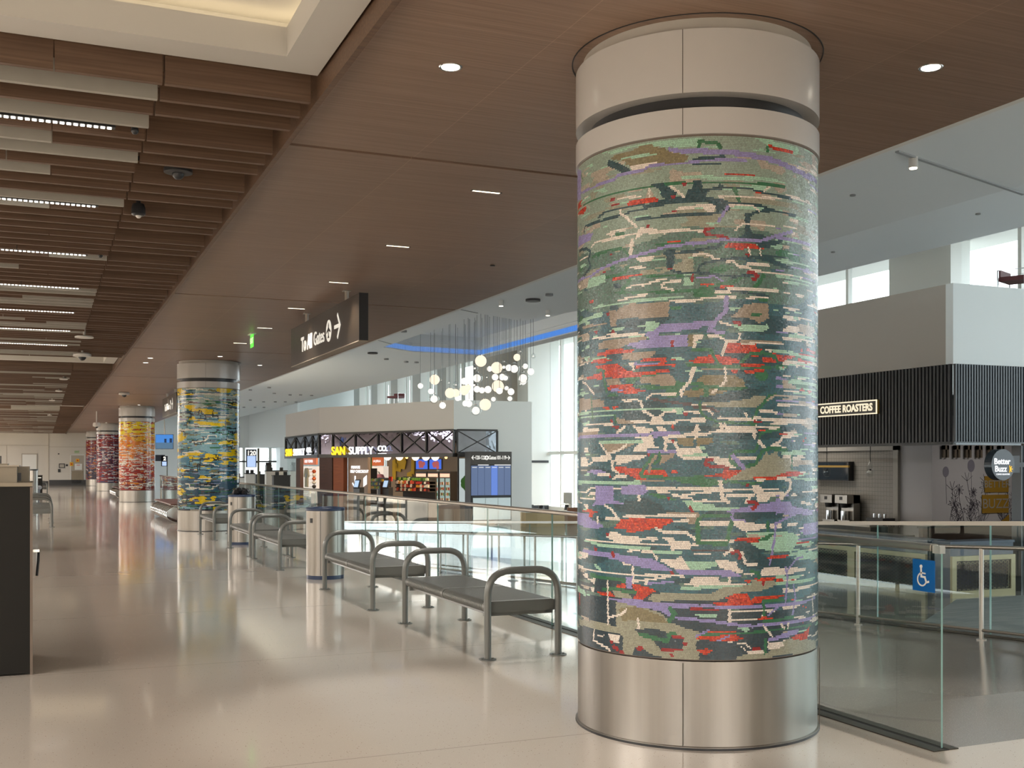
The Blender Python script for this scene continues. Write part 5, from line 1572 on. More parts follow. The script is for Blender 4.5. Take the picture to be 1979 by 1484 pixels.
fascia('bright mirrored panel with one cross on the right end of the shop', (18.25, 49.88, 0), 0, [.12, 2.2], [(.12, 2.2)], MIRL)
YEL = emis('shop_yellow', (1.0, .62, .02), 1.1); WHT = emis('shop_white', (.95, .97, 1.0), 1.2)
def shop_sign(px0, loc, rot, lb, sc=1.0, sx=1.0):
    t = thing('shop_sign', lb, 'sign', loc, rot)
    text('SAN', .62 * sc, -1.42 * sx, -.02, .0, YEL, t, 'yellow_letters', bold=.012, ext=.03, sx=sx * .9); text('SUPPLY', .58 * sc, .28 * sx, -.02, 0, WHT, t, 'white_letters', ext=.03, sx=sx * .95); text('CO.', .40 * sc, 1.86 * sx, -.02, .10, WHT, t, 'small_letters', bold=.006, ext=.03, sx=sx)
    m = MB(); m.box(1.56 * sx, 2.12 * sx, -.05, .0, -.16, -.13); m.build('underline', WHT, t)
s0, d0 = fs(694)
shop_sign(0, sloc(s0, -.12, 2.22), RS, 'lit yellow and white shop sign on the main sign band', sx=1.12)
shop_sign(0, (13.85, 64.9, 2.22), -math.pi / 2, 'small slanted yellow and white shop sign on the left end band', sx=1.7)
# piers and walls of the front
BRICK = wood_mat('brown_brick', srgb('#3f2a22'), srgb('#5a3a2e'), 'X', .7); BRICKO = wood_mat('orange_brick', srgb('#7a3d22'), srgb('#9c5630'), 'X', .7)
def slab(name, lb, cat, s0, s1, t0, t1, z0, z1, mat):
    t = thing(name, lb, cat, sloc(s0, t0, z0), RS); m = MB(); m.box(0, s1 - s0, 0, t1 - t0, 0, z1 - z0); m.build('panel', mat, t); return t
slab('brick_pier', 'dark brown brick pier at the left of the shop front', 'wall panel', 0, fs(642)[0], 0, .3, ZL, 1.88, BRICK)
slab('brick_pier', 'orange brick pier next to the dark brown one', 'wall panel', fs(643.5)[0], fs(663)[0], .02, .3, ZL, 1.88, BRICKO)
slab('shop_wall_panel', 'pale wood wall panel with white self checkout lettering', 'wall panel', fs(664)[0], fs(702)[0], .3, .5, ZL, 1.88, WOODL)
s0 = fs(684)[0]; t = thing('wall_lettering', 'white lettering and down arrow on the pale wood shop panel', 'lettering', sloc(s0, .29, 0), RS)
text('PRIVATE', .20, -.22, -.01, 1.36, WHT, t, bold=.008, align='CENTER'); text('SELF CHECKOUT', .20, .10, -.01, 1.14, WHT, t, bold=.008, align='CENTER', sx=1.0)
m = MB(); m.line([(-.25, .86), (-.25, .30)], .09, -.005, .02); m.line([(-.45, .50), (-.25, .26), (-.05, .50)], .07, -.005, .02); m.build('arrow', WHT, t)
m = MB(); m.mark([(.45, .34), (.72, .48), (.72, .95), (.45, .78)], -.005, .02); m.build('tag_mark', WHT, t)
# shop interior shell
m = MB(); a = sloc(fs(700)[0], 0.6, 0); 
SHI = pm('shop_inner_wall', srgb('#a8957e'), .6)
def P2(s_, t): q = sloc(s_, t, 0); return (q[0], q[1])
m.prism([P2(-5, 9.0), P2(-.3, 9.0), P2(-.3, 9.1), P2(-5, 9.1)], ZL, 2.54); m.box(21.98, 22.09, 50.3, 62.8, ZL, 2.54)
struct('wall_shop_inner', m, SHI)
m = MB(); m.prism([(14.0, 68.7), (14.05, 59.8), (18.25, 50.1), (22.1, 50.2), (22.1, 60.0), (18, 68.7)], 2.55, 2.65); struct('ceiling_shop', m, pm('shop_ceiling', (.25, .22, .19), .7))
for (s_, t_, e_) in [(5.0, 2.5, 60), (8.5, 3.5, 80), (6.5, 6.5, 80), (10.5, 7, 60)]:
    lamp('shop_lamp', 'AREA', sloc(s_, t_, 2.5), e_, (1, .80, .58), size=1.2)
lamp('shop_lamp', 'AREA', (15.5, 64, 2.5), 60, (1, .80, .58), size=1.2)

def sbox(name, lb, cat, px0, px1, t, y0, y1, depth, mat, group=None):
    a, da = fs(px0, t); b, db = fs(px1, t); d = (da + db) / 2; z1, z0 = zz(y0, d), zz(y1, d)
    th = thing(name, lb, cat, sloc(a, t, z0), RS, group); m = MB(); m.box(0, b - a, 0, depth, 0, z1 - z0); m.build('body', mat, th); return th, b - a, z1 - z0
ORG = emis('shop_orange_sign', (.75, .16, .04), .45); LITW = emis('lit_niche', (1.0, .86, .72), .55)
th, w, h = sbox('hanging_sign', 'orange LA JOLLA sign inside the shop', 'sign', 718, 739.5, 6.0, 880, 900, .1, ORG); text('LA JOLLA', h * .30, w / 2, -.01, h * .45, WHT, th, sx=.9)
th, w, h = sbox('display_niche', 'lit white display niche with shirts under the LA JOLLA sign', 'display', 719, 741, 6.2, 901, 960, .4, LITW)
TEE = pm('tee_cream', (.62, .55, .40), .8); TEEW = pm('tee_white', (.75, .72, .70), .8); TEEP = pm('tee_pink', (.55, .22, .28), .8)
def shirt(px, py, t, lb, mat, facade='A', sc=1.0):
    if facade == 'A': s_, d = fs(px, t); loc = sloc(s_, t, zz(py, d)); rot = RS
    else: p, d = plane_pt(px, (13.95 + t, 68), (13.95 + t, 60)); loc = (p[0], p[1], zz(py, d)); rot = -math.pi / 2
    th = thing('t_shirt', lb, 'shirt', loc, rot)
    m = MB(); m.mark([(a * sc, b * sc) for a, b in [(-.28, -.45), (.28, -.45), (.28, .18), (.42, .02), (.52, .12), (.30, .42), (.12, .46), (-.12, .46), (-.30, .42), (-.52, .12), (-.42, .02), (-.28, .18)]], 0, .09); m.build('body', mat, th)
    m = MB(); m.box(-.02, .02, .0, .30 if facade == 'L' else .12, .40 * sc, .43 * sc); m.build('hook', MATS['shop_bronze'], th)
    m = MB(); m.disc(0, .1 * sc, .12 * sc, -.09, .004); m.build('print', MATS['shop_bronze'], th)
shirt(727, 925, 5.6, 'white t-shirt hanging in the lit niche under the LA JOLLA sign', TEEW); shirt(736, 928, 5.5, 'pink patterned shirt at the right of the lit niche', TEEP, sc=.8)
th, w, h = sbox('plant_display', 'green hanging plants above the shelves left of the LA JOLLA sign', 'plant', 703, 711, 3.5, 884, 905, .3, pm('shop_leaf', (.12, .30, .05), .6)); m = MB(); m.cyl(w / 2, .15, h, 2.55 - th.location.z, .01, 6); m.build('hanger', BRZ, th)
th, w, h = sbox('shelf_rack', 'dark shelf rack with small goods left of the lit niche', 'shelf', 702, 716, 4.4, 905, 975, .5, BRZ)
# goods on shelves
def goods(px0, px1, t, yrows, n, cols, lb, group, size=(.16, .12, .16)):
    rr = random.Random(int(px0)); a, da = fs(px0, t); b, _ = fs(px1, t)
    for y in yrows:
        for i in range(n):
            s_ = a + (b - a) * (i + .5) / n; c = cols[rr.randrange(len(cols))]; hh = size[2] * (.7 + .5 * rr.random())
            key = ('goods', c, round(hh, 1))
            if key not in cache:
                m = MB(); m.box(-size[0] / 2, size[0] / 2, 0, size[1], 0, hh * .85); m.box(-size[0] / 4, size[0] / 4, size[1] * .2, size[1] * .8, hh * .85, hh); cache[key] = m.mesh('snack_package', cmat(c))
            o = bpy.data.objects.new('snack_package', cache[key]); COL.objects.link(o); o.location = sloc(s_, t, zz(y, da)); o.rotation_euler = (0, 0, RS); tag(o, lb, 'package', group)
cm = {}
def cmat(c):
    if c not in cm: cm[c] = pm('pack_' + c.strip('#'), srgb(c), .5)
    return cm[c]
RED = ['#b8301c', '#d8902a', '#e8d8c0', '#5a1a14', '#c85030', '#2c1c18']; GRN = ['#5a8a2a', '#87a83c', '#2c4c1c', '#c0c8a0']
def tier(px0, px1, t, ys, lb, cat='display stand', depth=.5, mat=None):
    a, da = fs(px0, t); b, _ = fs(px1, t); th = thing('market_stand', lb, cat, sloc(a, t, ZL), RS)
    for y in ys:
        z = zz(y, da) - ZL; m = MB(); m.box(0, b - a, -.05, depth, z - .05, z); m.build('shelf', mat or BRZ, th)
    z = zz(ys[0], da) - ZL; m = MB(); m.box(0, b - a, depth, depth + .1, 0, z + .2); m.box(.05, b - a - .05, 0, depth, 0, .2); m.build('back_panel', mat or BRZ, th)
tier(765, 828, 2.6, [928, 934.5, 941, 948], 'market stand stepped with snacks and fruit in the shop opening')
goods(766, 826, 2.55, [928], 14, GRN, 'green fruit or packet on the top step of the market stand', 'green goods on the market stand')
goods(766, 827, 2.5, [934.5, 941, 948], 16, RED, 'small red, orange or white packet on the market stand', 'packets on the market stand')
tier(716, 740, 3.2, [930, 937, 944], 'dark low stand with green and yellow packets before the wood pillar')
goods(717, 739, 3.15, [930, 937, 944], 7, GRN + ['#d0a828', '#3a5a6a'], 'green or yellow packet on the low dark stand', 'packets on the low dark stand')
slab('wood_pillar', 'slim dark wood end panel beside the checkout', 'wall panel', fs(735, 1.5)[0], fs(741, 1.5)[0], 1.5, 1.9, ZL, .55, BRICK)
# art wall, screens and coolers at the back
a, da = fs(742, 8.8); t = thing('wall_art', 'pale back wall art with yellow hanging shapes', 'art', sloc(a, 8.9, 0), RS)
m = MB()
for (px, y0, y1, w) in [(760, 886, 925, .35), (774, 880, 905, .9), (768, 892, 910, .6), (790, 910, 940, .5), (796, 885, 915, .3)]:
    s_, d = fs(px, 8.8); x = s_ - a; m.mark([(x - w / 2, zz(y1, d)), (x + w / 3, zz(y1 + 2, d)), (x + w / 2, (zz(y0, d) + zz(y1, d)) / 2), (x + w / 3, zz(y0, d)), (x - w / 2, zz(y0 + 4, d))], 0, .03)
m.build('yellow_shapes', pm('art_yellow', (.75, .50, .03), .6), t)
for (p0, p1, lb) in [(803, 827.5, 'blue menu screen at the back of the shop, left one'), (829, 854, 'blue menu screen at the back of the shop, right one')]:
    th, w, h = sbox('menu_screen', lb, 'screen', p0, p1, 5.4, 886, 908, .08, BLKM)
    m = MB(); m.mark([(.05, .05), (w - .05, .05), (w - .05, h - .05), (.05, h - .05)], -.002, .004); m.build('display', emis('menu_blue', (.04, .12, .60), .9), th)
    m = MB(); rr = random.Random(p0)
    for i in range(9): cx, cz = .35 * w + rr.random() * .35 * w, .25 * h + rr.random() * .4 * h; m.disc(cx, cz, .10 + .06 * rr.random(), -.007 - .001 * i, .002, 0, 8)
    m.build('food_pictures', emis('menu_food', (.45, .10, .10), .6), th)
for i, p in enumerate([803, 826, 849]):
    th, w, h = sbox('drinks_cooler', ['left', 'middle', 'right'][i] + ' glass-door drinks cooler under the menu screens', 'cooler', p, p + 21.5, 5.5, 911, 975, .8, BRZ)
    m = MB(); m.mark([(.06, h - .32), (w - .06, h - .32), (w - .06, h - .12), (.06, h - .12)], -.002, .01); m.build('lit_header', emis('cooler_header', (1.0, .55, .38), .9), th)
    for q in (0, 1):
        x0 = .06 + q * (w / 2); m = MB(); m.mark([(x0, .1), (x0 + w / 2 - .1, .1), (x0 + w / 2 - .1, h - .38), (x0, h - .38)], -.002, .008); m.build('door', emis('cooler_glow', (.45, .62, .58), .40), th)
        m = MB(); rr = random.Random(i * 5 + q)
        for r_ in range(4):
            for c in range(5): m.box(x0 + .06 + c * (w / 2 - .2) / 5, x0 + .06 + c * (w / 2 - .2) / 5 + .07, -.04, -.01, .2 + r_ * .30, .2 + r_ * .30 + .16, (r_ + c) % 3)
        m.build('bottles', [cmat('#b84030'), cmat('#e0d8c8'), cmat('#4a7a3a')], th)
AMB = emis('amber_lamp', (1.0, .50, .12), 4.0); DOME = emis('dome_glow', (1.0, .86, .68), 1.3); BRASS = pm('brass', (.55, .33, .10), .3, .9)
for i, (px, t_) in enumerate([(749, 2.0), (772, 2.0), (803, 1.8), (823, 1.8), (841, 1.7)]):
    s_, d = fs(px, t_); th = thing('dome_pendant', ['leftmost', 'second', 'middle', 'fourth', 'rightmost'][i] + ' of the five half-dome pendants hanging in the shop opening', 'pendant lamp', sloc(s_, t_, zz(882, d)), RS, 'half-dome pendants in the shop')
    m = MB(); m.lathe([(.20, .06), (.21, 0), (.20, -.06), (.15, -.15), (.07, -.21), (0, -.22)][::-1], 18); m.build('dome', DOME, th); m = MB(); m.cyl(0, 0, .0, .12, .215, 18); m.cyl(0, 0, .12, 2.5 - zz(882, d), .01, 6); m.build('brass_cap', BRASS, th)
for i, (px, t_) in enumerate([(713, 1.0), (734, 3.0), (786, 1.0), (862, 1.0)]):
    s_, d = fs(px, t_); th = thing('amber_pendant', ['small amber bulb at the left end of the shop opening', 'small amber bulb above the LA JOLLA sign', 'small amber bulb in the middle of the shop opening', 'small amber bulb at the right end of the shop opening'][i], 'pendant lamp', sloc(s_, t_, zz(884 if i != 1 else 881.5, d)), 0, 'amber bulbs in the shop')
    m = MB(); m.sphere((0, 0, 0), .07, 12); m.build('bulb', AMB, th); m = MB(); m.cyl(0, 0, .07, 2.5 - th.location.z, .008, 6); m.build('cord', BRZ, th)
for i, (px, t_) in enumerate([(689, -.6), (745, 1.0)]):
    s_, d = fs(px, t_); z = zz(936, d); th = thing('checkout_kiosk', 'self checkout kiosk with tilted screen, ' + ['before the pale wood panel', 'right of the slim wood panel'][i], 'kiosk', sloc(s_, t_, ZL), RS, 'self checkout kiosks')
    m = MB(); m.box(-.25, .25, 0, .3, 0, z - ZL - .15); m.build('stand', BLKM, th); m = MB(); m.add([(-.22, -.05, z - ZL - .2), (.22, -.05, z - ZL - .2), (.22, .08, z - ZL + .25), (-.22, .08, z - ZL + .25), (-.22, .0, z - ZL - .22), (.22, .0, z - ZL - .22), (.22, .13, z - ZL + .23), (-.22, .13, z - ZL + .23)], [(0, 1, 2, 3), (7, 6, 5, 4), (0, 4, 5, 1), (3, 2, 6, 7), (1, 5, 6, 2), (0, 3, 7, 4)]); m.build('screen', BLKM, th)
    m = MB(); m.add([(-.17, -.04, z - ZL - .14), (.17, -.04, z - ZL - .14), (.17, .062, z - ZL + .20), (-.17, .062, z - ZL + .20)], [(0, 1, 2, 3)]); o = m.build('display', emis('kiosk_screen', (.45, .60, .80), .8), th); o.location.y = -.012
th, w, h = sbox('balloon', 'red round balloon above the market stand', 'balloon', 751, 757, 2.0, 921, 930, .05, cmat('#c02818')); m = MB(); m.cyl(w / 2, .02, ZL - th.location.z, 0, .008, 6); m.build('string', BRZ, th)
# low front counter at the right of the opening
slab('front_counter', 'low pale slatted counter at the right of the shop opening', 'counter', fs(828, .3)[0], LF + .1, .3, .8, ZL, ZL + .95, WOODL)
slab('front_counter', 'dark low counter in the middle of the shop opening', 'counter', fs(775, .4)[0], fs(826, .4)[0], .4, .9, ZL, ZL + .90, DARKG)
# left end of the shop
def lbox(name, lb, cat, px0, px1, t, y0, y1, depth, mat):
    a, b = (13.95 + t, 70), (13.95 + t, 58); p, da = plane_pt(px0, a, b); q, db = plane_pt(px1, a, b); d = (da + db) / 2
    th = thing(name, lb, cat, (13.95 + t, p[1], zz(y1, d)), -math.pi / 2); m = MB(); m.box(0, p[1] - q[1], 0, depth, 0, zz(y0, d) - zz(y1, d)); m.build('body', mat, th); return th, p[1] - q[1], zz(y0, d) - zz(y1, d)
th, w, h = lbox('hanging_sign', 'orange OLD TOWN sign inside the left end of the shop', 'sign', 583, 611, 1.2, 882, 898, .1, ORG); m = MB(); m.cyl(.3, .05, h, 2.55 - th.location.z, .02, 6); m.cyl(w - .3, .05, h, 2.55 - th.location.z, .02, 6); m.build('hanger', BRZ, th); text('OLD TOWN', h * .5, w / 2, -.01, h * .4, WHT, th, sx=1.6)
lbox('display_niche', 'lit niche under the OLD TOWN sign', 'display', 583, 612, 1.5, 901, 960, .3, LITW); lbox('door_frame', 'brown door frame at the left end of the shop', 'frame', 572, 580, .1, 880, 975, .2, BRICK)
lbox('glass_screen', 'greenish glass pane at the left corner of the shop', 'glass pane', 555, 571, .1, 884, 975, .03, GLASS)
shirt(594, 923, 1.2, 'cream t-shirt on display in the niche under the OLD TOWN sign', TEE, 'L', 1.3)
lbox('display_table', 'small dark table under the stack of caps', 'table', 601, 613, 1.0, 944.5, 985, .45, BRZ)
for i, (y, c) in enumerate([(911, '#c05020'), (918, '#d8cfc0'), (925, '#c86028'), (932, '#e0d8cc'), (940, '#2c2420')]):
    p, d = plane_pt(607, (15.2, 68), (15.2, 58)); th = thing('cap', 'sports cap on the stack beside the cream t-shirt, ' + ['topmost orange one', 'second, white one', 'third, orange one', 'fourth, white one', 'lowest, dark one'][i], 'cap', (p[0], p[1], zz(y, d)), -math.pi / 2, 'caps stacked in the left niche')
    m = MB(); m.sphere((0, 0, 0), .13, 12, sz=.92); m.build('crown', cmat(c), th); m = MB(); m.box(-.10, .10, -.26, -.1, -.04, -.02); m.build('brim', cmat(c), th)
# mural window of the right end
t = thing('mural_window', 'bright shop window picture with a green tree beside the gate display', 'window picture', (18.45, 49.86, 0))
m = MB(); m.box(0, 1.75, 0, .03, ZL + .95, 1.80); m.build('picture', emis('mural_light', (.62, .70, .70), .55), t)
m = MB(); 
for i in range(9): m.disc(.55 + .28 * math.cos(i * .7), .62 + .24 * math.sin(i * .7), .20, -.004 - i * .001, .002, 0, 12)
m.build('tree_picture', pm('mural_green', (.12, .32, .06), .6), t); m = MB(); m.line([(.5, .4), (.52, -.1)], .05, -.004, .004); m.build('trunk_picture', pm('mural_white', (.7, .68, .6), .6), t)
m = MB(); m.line([(-.05, ZL + .92), (-.05, 1.85)], .07, -.01, .05); m.line([(-.05, ZL + .92), (1.8, ZL + .92)], .07, -.01, .05); m.build('frame', BRZ, t)

# ------------------------------------------------------------ gate information display
t = thing('gate_display', 'tall black gate information board with six blue screens', 'information display', (18.45, 48.3, ZL), 0)
w = 2.08; zt = 2.12 - ZL
m = MB(); m.box(0, w, 0, .75, .10, zt); m.build('housing', BLKM, t)
zf = lambda y: zz(y, 52.0) - ZL
m = MB(); m.box(-.02, w + .0, -.03, 0, zf(898), zt); m.build('header', pm('display_header', (.065, .055, .045), .4), t)
GW = emis('gate_text_white', (1.0, .97, .90), .75)
zc_ = (zf(898) + zt) / 2 + .02
text('120-122', .25, .47, -.036, zc_, GW, t, sx=.60, bold=.004); text('Gates', .25, 1.09, -.036, zc_, GW, t, sx=.66, bold=.004); text('101-119', .25, 1.55, -.036, zc_, GW, t, sx=.60, bold=.004)
m = MB(); arrow(m, .13, zc_, .17, -.032, -1, 0); m.build('arrow', GW, t); m = MB(); arrow(m, 1.90, zc_, .17, -.032, 1, 0); m.build('arrow', GW, t); m = MB(); plane_icon(m, .80, zc_, .105, -.032, 0, 1); m.build('plane_symbol', [GW, SIGNB], t)
SB = emis('gate_screen', (.105, .15, .27), .75); SBL = emis('gate_screen_lit', (.12, .22, .62), .75)
for i in range(6):
    x0 = .03 + i * (w - .06) / 6; x1 = x0 + (w - .06) / 6 - .02; m = MB(); m.box(x0, x1, -.03, 0, zf(957), zf(900)); o = m.build('screen', SBL if i == 3 else SB, t)
    m = MB(); m.box(x0 + .04, x1 - .04, -.033, -.03, zf(903.5), zf(902.6)); m.build('screen_heading', GW, o)
m = MB(); m.box(.36, .90, -.034, -.03, zf(899), zf(898)); m.box(1.20, w - .05, -.034, -.03, zf(899), zf(898)); m.build('bright_slot', emis('slot_white', (1, 1, 1), 1.4), t)
m = MB(); m.box(.12, w - .06, -.04, 0, .16, zf(962)); m.build('frosted_base', emis('frosted_panel', (.62, .75, .75), .45), t)
m = MB(); 
for x in (.72, 1.36): m.box(x, x + .03, -.045, -.04, .16, zf(962))
m.build('base_joint', pm('joint_pale', (.4, .45, .45), .5), t)

# ------------------------------------------------------------ coffee bar on the right
XB, YB = 17.7, 17.8
m = MB(); m.box(XB, XB + .2, YB + .2, 33.6, 3.63, 5.34); m.box(XB, 26.4, 33.6, 33.8, ZL, 5.34); m.box(XB + .2, 26.4, YB + .2, 33.6, 5.2, 5.3); struct('wall_cafe', m, SHOPW)
m = MB(); m.box(XB, 26.4, YB - .01, YB + .2, 3.63, 5.34); struct('wall_cafe_front', m, COOLW)
RIB = pm('ribbed_black_cladding', (.030, .030, .032), .45); RIBC = pm('ribbed_cladding_front', (.045, .055, .065), .30)
t = thing('ribbed_fascia', 'black vertical ribbed band above the coffee bar, long left side', 'cladding', (XB, YB, 0))
m = MB(); m.box(-.02, -.001, 0, 15.6, 1.96, 3.63)
for i in range(148): m.box(-.055, -.02, .03 + i * .105, .085 + i * .105, 1.99, 3.63)
m.build('ribs', RIB, t)
m = MB(); m.box(-.06, .2, 0, 15.6, 1.93, 1.96); m.build('bottom_edge', DARKG, t)
t = thing('ribbed_fascia', 'ribbed blue-grey band above the coffee bar, short right side', 'cladding', (XB, YB, 0))
m = MB(); m.box(.0, 8.6, -.04, -.012, 1.96, 3.63)
for i in range(114): m.box(.0 + i * .075, .038 + i * .075, -.08, -.04, 1.99, 3.63)
m.build('ribs', RIBC, t); m = MB(); m.box(.0, 1.85, -.09, -.002, 1.92, 1.96); m.build('bottom_edge', pm('edge_blue_grey', (.28, .32, .35), .4), t)
t = thing('ribbed_pier', 'ribbed blue-grey pier at the right edge of the coffee bar', 'cladding', (19.57, YB, 0))
m = MB(); m.box(0, 6.8, -.04, .18, ZL, 1.915)
for i in range(90): m.box(.0 + i * .075, .038 + i * .075, -.08, -.04, ZL, 1.915)
m.build('ribs', RIBC, t)
# lettering box
t = thing('coffee_sign', 'framed COFFEE ROASTERS sign on the black ribbed band', 'sign', (XB - .092, 21.03, 2.83), -math.pi / 2)
WARMW = emis('coffee_letter', (1.0, .86, .62), .75); GOLD = pm('gold_paint', (.45, .27, .05), .35, .5)
text('COFFEE ROASTERS', .235, 0, -.04, -.005, WARMW, t, bold=.008, sx=.93)
m = MB(); m.line([(-1.06, -.15), (1.06, -.15), (1.06, .15), (-1.06, .15), (-1.06, -.15)], .028, -.03, .02); m.build('frame', WARMW, t)
m = MB(); m.box(-1.07, -1.045, -.03, .03, -.16, .16); m.box(1.045, 1.07, -.03, .03, -.16, .16); m.box(-1.06, 1.06, 0, .02, -.15, .15, 1); m.build('frame_side', [GOLD, BLKM], t)
# round sign
t = thing('round_sign', 'round dark sign reading Better Buzz on a wall bracket', 'sign', (18.43, 17.25, 1.50), -.0)
m = MB(); r = .325; n = 40
m.add([(r * math.cos(2 * math.pi * i / n), -.10, r * math.sin(2 * math.pi * i / n)) for i in range(n)] + [(r * math.cos(2 * math.pi * i / n), .10, r * math.sin(2 * math.pi * i / n)) for i in range(n)], [tuple(range(n)), tuple(range(2 * n - 1, n - 1, -1))] + [(i, n + i, n + (i + 1) % n, (i + 1) % n) for i in range(n)])
m.build('disc', pm('sign_slate', (.035, .045, .055), .22), t)
SW = emis('sign_letter_white', (.95, .97, 1.0), .8)
text('Better', .175, -.035, -.105, .065, SW, t, bold=.004); text('Buzz', .175, -.075, -.105, -.09, SW, t, bold=.004); text('COFFEE ROASTERS', .045, -.01, -.105, -.20, SW, t)
m = MB(); YB_ = -.104
for i in range(5): a = math.radians(-100 + i * 50); m.line([(.185, -.09), (.185 + .065 * math.cos(a), -.09 + .065 * math.sin(a))], .020, YB_, .004)
m.build('bee_mark', emis('bee_yellow', (1.0, .55, .02), .8), t)
m = MB(); m.box(.30, .52, -.05, .05, -.17, .19); m.box(.48, 1.16, -.02, .5, -.05, .05); m.build('bracket', BLKM, t)
# interior
HEX = wood_mat('hex_tile', srgb('#6a6660'), srgb('#7d7870'), 'X', .4)
_t = HEX.node_tree
_v = _t.nodes.new('ShaderNodeTexVoronoi'); _v.feature = 'DISTANCE_TO_EDGE'; _v.inputs['Scale'].default_value = 8; _v.inputs['Randomness'].default_value = .12
_c = _t.nodes.new('ShaderNodeTexCoord'); _t.links.new(_c.outputs['Object'], _v.inputs['Vector'])
_l = _t.nodes.new('ShaderNodeMath'); _l.operation = 'LESS_THAN'; _l.inputs[1].default_value = .035; _t.links.new(_v.outputs['Distance'], _l.inputs[0])
_m = _t.nodes.new('ShaderNodeMix'); _m.data_type = 'RGBA'; _m.inputs['A'].default_value = srgb('#8b867d') + (1,); _m.inputs['B'].default_value = srgb('#55504a') + (1,)
_t.links.new(_l.outputs[0], _m.inputs['Factor']); _t.links.new(_m.outputs['Result'], _t.nodes['Principled BSDF'].inputs['Base Color'])
CAFW = pm('cafe_wall', (.26, .25, .24), .6, var=.02)
m = MB(); m.box(23.1, 23.3, 24.2, 25.25, ZL, 2.9); m.box(23.1, 26.2, 24.0, 24.2, ZL, 2.9); struct('wall_cafe_inner', m, pm('mural_wall', (.46, .45, .46), .6, var=.02))
m = MB(); m.box(23.1, 23.3, 25.4, 33.6, ZL, 2.9); struct('wall_cafe_tiled', m, HEX)
m = MB(); m.box(23.0, 23.12, 25.25, 25.45, ZL, 2.05); m.box(23.0, 23.12, 25.25, 33.7, 1.93, 2.05); struct('trim_7', m, pm('cream_trim', (.36, .34, .30), .5))
m = MB(); m.box(XB + .21, 26.4, YB + .21, 33.6, 2.9, 3.0); struct('ceiling_cafe', m, pm('cafe_ceiling', (.10, .10, .10), .7))
m = MB(); m.box(26.2, 26.4, 18, 33.6, ZL, 2.9); struct('wall_cafe_right', m, CAFW)
lamp('cafe_fill_light', 'AREA', (24.6, 21.0, 2.88), 22, (1, .93, .85), size=1.5)  # added fill lights that brighten the coffee bar and its mural wall
lamp('cafe_fill_light', 'AREA', (21.3, 28.5, 2.88), 26, (1, .93, .85), size=1.5)
# shelf frame with brass bars
t = thing('hanging_shelf', 'brass hanging shelf frame over the coffee counter', 'shelf', (21.6, 27, 0))
m = MB(); m.box(-.03, .03, -1.3, 6, 1.42, 1.48); m.box(-.03, .03, 1.9, 2.0, 1.42, 1.9); m.box(-.03, .03, 5.8, 5.9, 1.42, 1.9); m.cyl(0, 1.95, 1.9, 2.9, .02, 8); m.cyl(0, 5.85, 1.9, 2.9, .02, 8); m.build('frame', GOLD, t)
def cafe_px(px, x): p, d = plane_pt(px, (x, 20), (x, 40)); return p, d
p0, d0 = cafe_px(1640, 22.9); p1, d1 = cafe_px(1575, 22.9)
t = thing('menu_television', 'black television on the tiled wall of the coffee bar', 'screen', (22.9, p0[1], zz(929, d0)), -math.pi / 2)
m = MB(); m.box(-(p1[1] - p0[1]), 0, 0, .195, 0, zz(892, d0) - zz(929, d0)); m.build('casing', BLKM, t); m = MB(); m.box(-(p1[1] - p0[1]) + .03, -.03, -.004, 0, .03, zz(892, d0) - zz(929, d0) - .03); m.build('screen_glass', pm('tv_glass', (.02, .03, .04), .08, coat=.5), t)
for i, px in enumerate([1598, 1682]):
    p, d = cafe_px(px, 22.0); t = thing('bulb_pendant', 'clear teardrop pendant lamp ' + ['in front of the television', 'in front of the hexagon tiles'][i], 'pendant lamp', (22.0, p[1], zz(908, d)), 0, 'clear teardrop pendants')
    m = MB(); m.lathe([(0, -.22), (.08, -.19), (.12, -.08), (.10, .06), (.04, .2), (.02, .26)], 14); m.build('glass_bulb', GLASSB, t); m = MB(); m.cyl(0, 0, .24, 2.9 - t.location.z, .012, 6); m.sphere((0, 0, 0), .03, 8); m.build('cord', BLKM, t)
# back counter with machines
XC = 20.2
t = thing('back_counter', 'dark back counter with shelves in the coffee bar', 'counter', (22.3, 25.6, ZL)); m = MB(); m.box(0, .65, 0, 7.8, 0, .92); m.build('body', BLKM, t); m = MB(); m.box(-.03, .68, 0, 7.8, .92, .97); m.build('worktop', STEELP, t)
def brewer(px, lb):
    p, d = cafe_px(px, 22.5); t = thing('coffee_brewer', lb, 'coffee machine', (22.5, p[1], ZL + .97), -math.pi / 2, 'twin coffee brewers')
    m = MB(); m.box(-.28, .28, .1, .5, .0, .08); m.box(-.28, .28, .25, .5, .08, .85); m.box(-.28, .28, .0, .5, .60, .85); m.build('body', STEEL, t)
    m = MB(); m.cyl(0, .12, .46, .60, .10, 14, 0, .13); m.build('filter_basket', BLKM, t); m = MB(); m.cyl(0, .14, .08, .36, .12, 16); m.build('urn', CHROME, t)
    m = MB(); m.box(-.06, .06, -.01, .0, .70, .80); m.build('control_panel', BLKM, t)
brewer(1596, 'left coffee brewer with steel urn on the back counter'); brewer(1625, 'right coffee brewer with steel urn on the back counter')
p, d = cafe_px(1690, 22.4); t = thing('espresso_grinder', 'black machine on the back counter before the hexagon tiles', 'coffee machine', (22.4, p[1], ZL + .97), -math.pi / 2)
m = MB(); m.box(-.35, .35, 0, .45, 0, .22); m.build('body', BLKM, t)
for q in (-.22, .0, .22): m = MB(); m.cyl(q, .2, .22, .34, .05, 10); m.build('hopper', CHROME, t)
p, d = cafe_px(1722, 22.4); 
